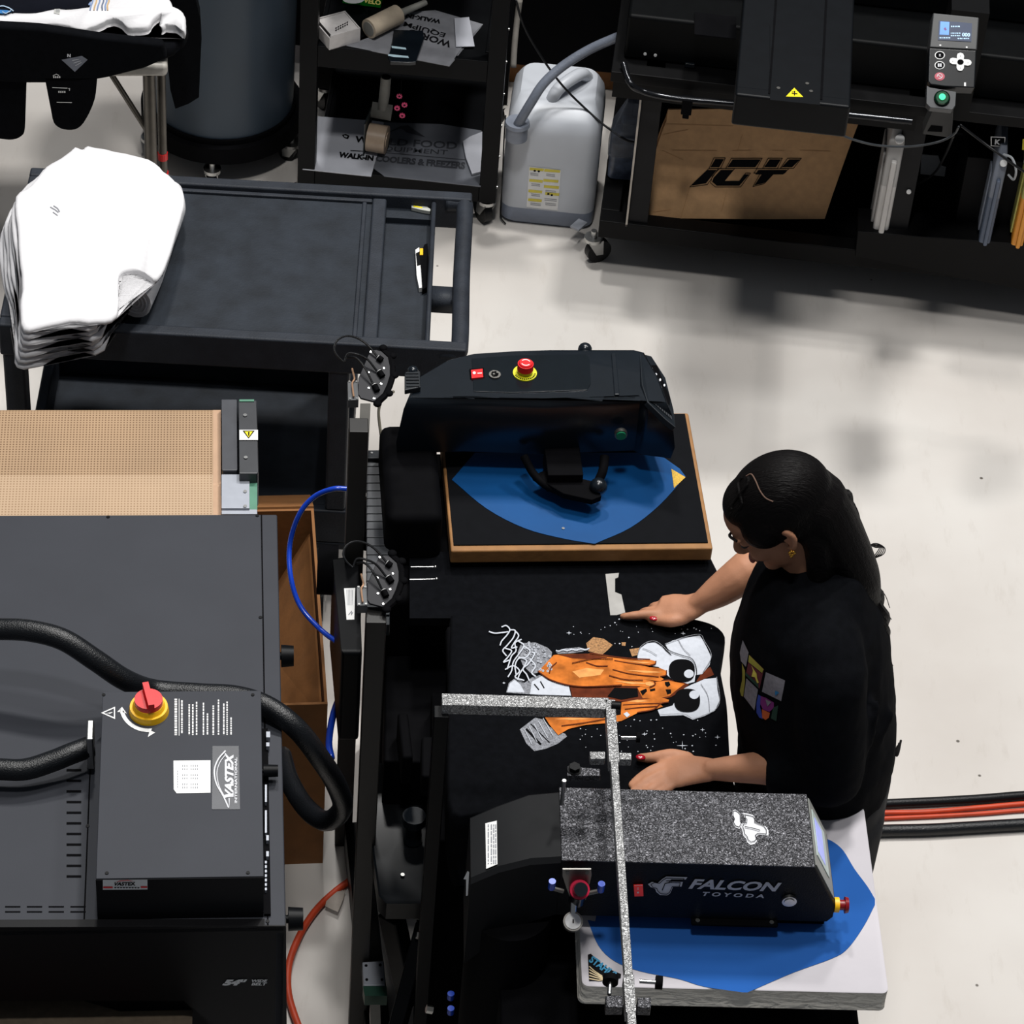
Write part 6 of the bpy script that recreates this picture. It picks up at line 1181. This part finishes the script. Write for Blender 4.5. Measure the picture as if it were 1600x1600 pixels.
# ink bottles
def inkbottle(px0, px1, ptop, pbot, y, cols, lab, cap=white):
    g = R.Y(y); a = g((px0+px1)/2, pbot); b_ = g((px0+px1)/2+ (ptop-pbot)*-.08, ptop); fr = Fr(*R.Wd((a.x, y, a.z))[:2], R.Wd(a).z, -4)
    h_ = b_.z-a.z; w_ = (g(px1, pbot).x-g(px0, pbot).x)*.5; t_ = thing('ink_bottle', fr, lab, 'bottle', 'translucent ink bottles on the printer stand')
    m1 = M('bottle_'+cols[0], cols[1], .45, var=.05, vs=10); m2 = M('ink_'+cols[0], cols[2], .45, var=.05, vs=10)
    w2 = w_*.42; zs = [0, .004, h_*.5, h_*.5001, h_*.86, h_*.93, h_]
    bm = B(); stack(bm, [rr(-w2, w2, -.0, .17, 0, .008), rr(-w2, w2, -.0, .17, h_*.5, .008)]); obj('lower_half', bm, m2, t_, smooth=True)
    bm = B(); stack(bm, [rr(-w2, w2, 0, .17, h_*.5, .008), rr(-w2, w2, .0, .17, h_*.84, .008), rr(-w2*.8, w2*.8, .02, .165, h_*.93, .008), rr(-w2*.55, w2*.55, .03, .12, h_, .006)]); bo = obj('bottle_body', bm, m1, t_, smooth=True)
    bm = B(); bx(bm, -w2*.28, w2*.45, -.014, .002, .0, h_*.72); obj('front_rib', bm, m2, t_, bevel=.004)
    bm = B(); bx(bm, -w2*1.35, -w2, .03, .14, .015, h_*.7); obj('side_rib', bm, m1, t_, bevel=.004)
    bm = B(); cyl(bm, (w2*.25, .02, h_*.84), (w2*.25, -.006, h_*.9), w2*.62, n=14); obj('cap', bm, cap, t_, bevel=.002)
    return t_, fr, h_, w2
inkbottle(1342, 1400, 192, 386, .0, ('white', (168, 166, 164), (196, 193, 190)), 'tall whitish ink bottle on the stand right of the brown carton')
t_, fr, h_, w2 = inkbottle(1516, 1560, 236, 380, -.02, ('grey', (118, 124, 136), (84, 94, 112)), 'blue grey ink bottle under the K sign')
bm = B(); tube(bm, [(0, 0, h_*.98), (.02, -.02, h_*1.0), (.035, -.03, h_*.9), (.035, -.02, h_*.78), (.02, -.01, h_*.8)], .003, 6, 8); obj('strap', bm, M('pale_strap', (160, 164, 168), .5), t_, smooth=True)
t_, fr, h_, w2 = inkbottle(1566, 1612, 236, 384, -.02, ('yellow', (180, 176, 100), (226, 150, 50)), 'yellow orange ink bottle at the right picture edge')
bm = B(); tube(bm, [(0, 0, h_*.98), (-.02, -.02, h_*1.03), (-.03, -.03, h_*.95), (-.0, -.03, h_*.88), (.02, -.01, h_*.8)], .003, 6, 8); obj('strap', bm, MATS['pale_strap'], t_, smooth=True)
# cables of the printer
cable('sensor_cable', [(1310, 208, .86), (1330, 217, .84), (1370, 227, .80), (1420, 229, .78), (1465, 222, .78), (1490, 210, .80), (1498, 198, .84)], .0028, M('dark_grey_cord', (48, 52, 56), .5), 'dark cord drooping from the printer table to the control panel foot', 'cord')
cable('sensor_cable', [(1500, 195, .84), (1530, 218, .80), (1560, 240, .78), (1600, 268, .74), (1640, 290, .7)], .003, rubber, 'black cord running from the panel foot past the K sign', 'cord')
cable('sensor_cable', [(1490, 212, .7), (1478, 240, .55), (1462, 268, .42), (1440, 285, .35), (1425, 290, .32)], .003, rubber, 'black cord falling behind the paper note on the printer stand', 'cord')
# flattened carton with the printed mark
KC = Fr(*R.Wd(rpx(1000, 338, .08))[:2], rpx(1000, 338, .08).z, -2.5); cn = V((0, -.93, .37)).normalized(); cpz = KC.pl((0, 0, 0), cn)
q6 = Zm(960, 60, 4)
kt = thing('flattened_carton', KC, 'flattened brown carton printed with a black ICU style mark leaning on the printer stand', 'box')
out = [(135, 1105), (195, 950), (205, 860), (240, 760), (300, 580), (325, 525), (335, 445), (740, 440), (1200, 470), (1530, 520), (1480, 650), (1400, 870), (1330, 1080), (1315, 1128), (900, 1130), (380, 1125)]
bm = B(); pr(bm, [cpz(*q6(*p)) for p in out], -cn*.012); kb = obj('card_panel', bm, kraft, kt, bevel=.0015)
bm = B(); pr(bm, [cpz(*q6(*p))-cn*.0125 for p in [(128, 1100), (185, 940), (200, 850), (230, 750), (290, 570), (320, 500), (320, 540), (300, 600), (250, 780), (160, 1110)]], -cn*.010); obj('card_back_layer', bm, kraft, kt)
bm = B(); 
glyph = [[(600, 805), (655, 805), (685, 755), (630, 755)], [(580, 822), (640, 822), (572, 905), (480, 920), (520, 880)], [(705, 805), (880, 805), (915, 757), (740, 757)], [(665, 822), (742, 822), (690, 890), (780, 890), (810, 850), (842, 850), (780, 920), (640, 920), (610, 895), (620, 870)], [(935, 805), (1010, 805), (1040, 757), (970, 757)], [(1075, 805), (1110, 805), (1160, 757), (1092, 757), (1045, 805)], [(900, 822), (1080, 822), (1055, 850), (990, 850), (945, 900), (875, 918), (920, 850), (880, 850)]]
for gl in glyph:
    decal(bm, [[q6(*p) for p in gl]], cpz, 0, .001)
    cx = sum(p[0] for p in gl)/len(gl); cy = sum(p[1] for p in gl)/len(gl)
    big = [(cx+(x-cx)*1.0+(9 if x > cx else -9), cy+(y-cy)*1.0+(8 if y > cy else -8)) for x, y in gl]; decal(bm, stroke([q6(*p) for p in big+[big[0]]], .9), cpz, 0, .001)
obj('printed_mark', bm, dink, kb)
bm = B(); crm = M('crease_line', (176, 134, 92), .8)
for a in ([(360, 700), (640, 702)], [(740, 702), (850, 700)], [(985, 700), (1060, 702)], [(1160, 700), (1350, 705)], [(470, 930), (415, 1120)], [(700, 960), (670, 1080)], [(325, 535), (740, 548)], [(800, 600), (770, 700)], [(300, 700), (430, 760)], [(310, 600), (460, 570)], [(180, 1050), (210, 1090)], [(240, 1085), (350, 1070)]): decal(bm, stroke([q6(*p) for p in a], .8), cpz, 0, .0008)
obj('crease', bm, crm, kb)
# ================================================================== grey drum on a dolly
DC = P(347, 148, .15); DR = Fr(DC.x, DC.y, 0, 0)
dr = thing('waste_drum', DR, 'slate grey round drum standing on a black caster dolly', 'drum')
bm = B(); cyl(bm, (0, 0, .14), (0, 0, .95), .192, .205, 56); obj('drum_body', bm, M('slate_plastic', (52, 64, 76), .42, var=.08, vs=5, spec=.4), dr, smooth=True, bevel=.01, seg=3)
bm = B(); cyl(bm, (0, 0, .08), (0, 0, .13), .218, n=56); cyl(bm, (0, 0, .13), (0, 0, .145), .20, n=56); obj('dolly_ring', bm, blackm, dr, smooth=True, bevel=.004)
for a in (-1.57, -.3, .9, 2.2, 3.6):
    c = V((.205*cos(a), .205*sin(a), 0)); caster(dr, c, .022, a, mount=.03)
# ================================================================== folding table with shirts
TBz = .75; TA = Fr(*P(262, 100, TBz)[:2], 0, 9)
tb_ = thing('folding_table', TA, 'white topped folding table with dull steel legs under the heap of shirts', 'table')
bm = B(); bx(bm, -.9, 0, 0, .62, TBz-.04, TBz-.005); obj('table_top', bm, M('table_white', (176, 172, 164), .5), tb_, bevel=.012, seg=3)
for dx in (-.045, -.016):
    bm = B(); cyl(bm, (dx, .02 if dx < -.03 else .05, .02), (dx, .02 if dx < -.03 else .05, TBz-.04), .0155 if dx < -.03 else .011, n=18); cyl(bm, (dx, .02 if dx < -.03 else .05, 0), (dx, .02 if dx < -.03 else .05, .03), .018, n=16); obj('leg', bm, M('bronze_grey_steel', (92, 88, 82), .35, .7), tb_, smooth=True)
bm = B(); cyl(bm, (-.14, .03, TBz-.04), (-.045, .025, .52), .007, n=12); obj('brace', bm, MATS['bronze_grey_steel'], tb_, smooth=True)
bm = B(); cyl(bm, (-.016, .05, .36), (-.016, .05, .39), .0135, n=14); obj('lock_ring', bm, red, tb_, label='red lock ring'); bm = B(); cyl(bm, (-.016, .05, .43), (-.016, .05, .45), .0125, n=14); obj('lock_ring', bm, red, tb_, label='red lock ring')
bm = B(); cyl(bm, (-.85, .02, 0), (-.85, .02, TBz-.04), .0155, n=18); obj('leg', bm, MATS['bronze_grey_steel'], tb_, smooth=True)
navy = M('navy_black_cotton', (12, 14, 22), .95, spec=.1)
q0 = Zm(0, 0, 5)
def cloth(name, pts, z, th, m, lab, group=None, wob=1.0, sub=3):
    c = P(*pts[0], z); fr = Fr(c.x, c.y, z, 0); o2 = [(x+random.uniform(-wob, wob), y+random.uniform(-wob, wob)) for x, y in cp2(pts+[pts[0]], sub)][:-1]
    r_ = [fr.L(P(*p, z+th)) for p in o2]; c = sum(r_, V())/len(r_); bm = B()
    stack(bm, [[p-V((0, 0, th)) for p in r_], [c+(p-c)*1.01-V((0, 0, th*.5)) for p in r_], r_, [c+(p-c)*.97+V((0, 0, th*.3)) for p in r_]])
    return setlab(obj(name, bm, m, fr=fr, smooth=2), lab, 'shirt', group), fr
# hanging black shirt over the table front
fr = Fr(*P(150, 125, .70)[:2], .20, 9); bs = thing('draped_shirt', fr, 'black shirt draped over the table front, one sleeve with white lettering hanging to the right', 'shirt')
gy = fr.Y(-.03); bm = B()
hang = [(-30, 40), (60, 45), (160, 60), (255, 70), (262, 92), (225, 108), (170, 122), (120, 131), (40, 131), (-30, 128)]
pr(bm, [gy(*p) for p in hang], (0, .03, 0)); obj('front_drape', bm, clothk, bs, bevel=.008, seg=3)
bm = B(); sl = cp2([(70, 122), (76, 145), (82, 185), (90, 198), (106, 203), (122, 200), (135, 185), (148, 155), (152, 122)], 3); pr(bm, [gy(*p) for p in sl], (0, .045, 0)); sv = obj('sleeve', bm, clothk, bs, bevel=.008, seg=3)
bm = B()
for a, b_ in (((82, 136.5), (105, 137.5)), ((89, 159.5), (112, 160))): decal(bm, stroke([a, b_], 1.2), gy, 0)
for u, v, w_ in ((83, 119, 9), (91, 142, 9)):
    for k in range(4): decal(bm, [[(u+k*3, v), (u+k*3+2, v-.5), (u+k*3+2.4, v+2.4), (u+k*3+.3, v+2.8)]], gy, 0)
decal(bm, stroke([(83, 118), (88, 115.5), (92, 117.5)], 1)+stroke([(107, 138), (109, 138), (108.5, 141)], 1), gy, 0); obj('sleeve_lettering', bm, white, sv)
bm = B(); decal(bm, [[(96, 93), (128, 87), (137, 93), (117, 112)]], gy, 0); decal(bm, stroke([(113, 94), (123, 92)], .8)+stroke([(115, 98), (126, 94.5)], .8)+stroke([(118, 102), (127, 97)], .8), gy, 1, .0014); decal(bm, [[(105, 84), (106.5, 84), (109, 87), (109, 84), (110.5, 84), (110.5, 89), (109, 89), (106.5, 86), (106.5, 89), (105, 88.5)]], gy, 1); obj('neck_label', bm, [M('grey_label', (110, 114, 124), .7), ink], bs)
fr = Fr(*P(10, 130, .68)[:2], .16, 9); gy = fr.Y(-.03); bm = B(); pr(bm, [gy(*p) for p in cp2([(-20, 118), (-20, 205), (0, 216), (20, 218), (34, 212), (39, 200), (40, 160), (42, 118)], 3)], (0, .05, 0)); setlab(obj('hanging_sleeve', bm, clothk, fr=fr, bevel=.01, seg=3), 'plain black sleeve hanging at the left picture edge below the table', 'shirt')
# side drape towards the drum
fr = Fr(*P(290, 150, .5)[:2], .32, 9); bs2 = thing('draped_shirt', fr, 'black shirt hanging over the table end in front of the grey drum', 'shirt'); bm = B()
gy = fr.Y(.0); pts = [(245, 60), (248, 0), (250, -40), (300, -40), (306, 0), (313, 30), (315, 60), (313, 100), (311, 152), (295, 162), (274, 170), (266, 140), (262, 100)]
pr(bm, [gy(*p) for p in pts], (0, .05, 0)); obj('side_drape', bm, clothk, bs2, bevel=.01, seg=3)
cloth('folded_tshirt', [(-40, 15), (40, 15), (130, 10), (200, 30), (262, 20), (290, 40), (288, 60), (255, 80), (200, 80), (150, 75), (80, 70), (-40, 72)], .752, .022, clothk, 'rumpled black shirt lying below the white ones on the table', wob=1.2)
cloth('folded_tshirt', zp(q0, [(-100, 300), (20, 305), (150, 292), (165, 330), (182, 345), (130, 400), (40, 378), (-100, 380)]), .776, .012, clothw, 'small white shirt corner peeking out at the left picture edge', wob=.5)
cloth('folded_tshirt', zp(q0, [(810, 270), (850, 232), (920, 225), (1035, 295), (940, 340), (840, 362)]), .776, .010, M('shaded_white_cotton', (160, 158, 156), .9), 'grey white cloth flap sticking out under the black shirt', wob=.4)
o, fr = cloth('folded_tshirt', zp(q0, [(-150, 120), (0, 118), (150, 108), (280, 110), (420, 78), (700, 70), (720, -60), (1200, -60), (1320, 0), (1350, 60), (1400, 80), (1440, 120), (1448, 180), (1440, 250), (1380, 210), (1300, 200), (1262, 215), (1280, 110), (1200, 150), (1160, 210), (1060, 225), (1000, 220), (930, 160), (860, 155), (790, 190), (720, 215), (640, 238), (540, 210), (440, 192), (360, 195), (280, 205), (200, 190), (80, 185), (0, 195), (-150, 195)]), .79, .02, clothw, 'wide white shirt spread over the table with a striped blue print', wob=.5)
g = fr.Z(.79+.0265); bm = B()
decal(bm, [[q0(430, 50), q0(475, 48), q0(465, 115), q0(420, 105)]], g, 0)
for k in range(5): decal(bm, stroke([q0(436, 60+k*9), q0(466, 60+k*9)], .6), g, 1, .0014)
obj('neck_tag', bm, [M('neck_tag', (176, 176, 172), .7), gink], o); bm = B()
for (x, c_) in ((715, 2), (745, 3), (770, 2), (800, 4), (825, 2), (842, 3)): decal(bm, stroke(cp2([q0(x+8, -20), q0(x+10, 10), q0(x-2, 45), q0(x-10 if x < 790 else x, 80)], 4), 2.2), g, c_, .0012)
decal(bm, [[q0(680, 20), q0(705, 0), q0(712, 40), q0(695, 45)]], g, 2, .0012)
obj('shirt_print', bm, [M('neck_tag', (176, 176, 172), .7), gink, M('print_denim_blue', (110, 130, 165), .8), M('print_ochre', (180, 150, 110), .8), M('print_slate', (90, 100, 120), .8)], o)
o, fr = cloth('folded_tshirt', zp(q0, [(-150, -100), (680, -100), (690, 40), (560, 75), (420, 75), (280, 105), (120, 102), (-150, 112)]), .80, .016, navy, 'dark navy shirt with small blue round emblem at the top left picture corner', wob=.5)
g = fr.Z(.8+.0215); bm = B(); c5 = M('emblem_blue', (40, 110, 170), .7)
decal(bm, [[q0(-30, 85), q0(0, 78), q0(60, 82), q0(90, 92), q0(30, 108), q0(-30, 105)]], g, 0); decal(bm, stroke(cp2([q0(-30, 60), q0(20, 50), q0(70, 66), q0(104, 90)], 5), 1.6), g, 1, .0013); decal(bm, stroke(cp2([q0(20, 95), q0(45, 108), q0(75, 92)], 4), 1.4)+stroke([q0(90, 78), q0(70, 100)], 1), g, 1, .0014)
obj('emblem', bm, [c5, M('emblem_pale', (150, 170, 190), .7)], o)
o, fr = sheet('tape_scrap', [(512, 1396), (540, 1390), (536, 1406), (528, 1425), (508, 1416)], .016, .001, M('clear_tape', (170, 160, 150), .3, alpha=.6), 'torn clear tape scrap over the orange hose on the floor', 'tape')
# ================================================================== floor cables at the right, floor scraps
for k, (y0_, y1_, r, m_, lab) in enumerate(((1256, 1243, .0105, rubber, 'black cable farthest from the viewer on the floor at the right'), (1270, 1256, .006, M('orange_rubber', (185, 62, 28)), 'upper of the two orange cords lying between the black cables'), (1279, 1266, .005, MATS['orange_rubber'], 'lower orange cord lying between the black cables'), (1298, 1288, .0135, cond, 'thick ribbed black conduit nearest the viewer on the floor at the right'))):
    cable('floor_cable', [(1330, y0_+3, r), (1380, y0_, r), (1450, y0_-3+(k % 2)*1.5, r), (1530, (y0_+y1_)/2-1, r), (1600, y1_, r), (1680, y1_-4, r)], r, m_, lab, 'cable')
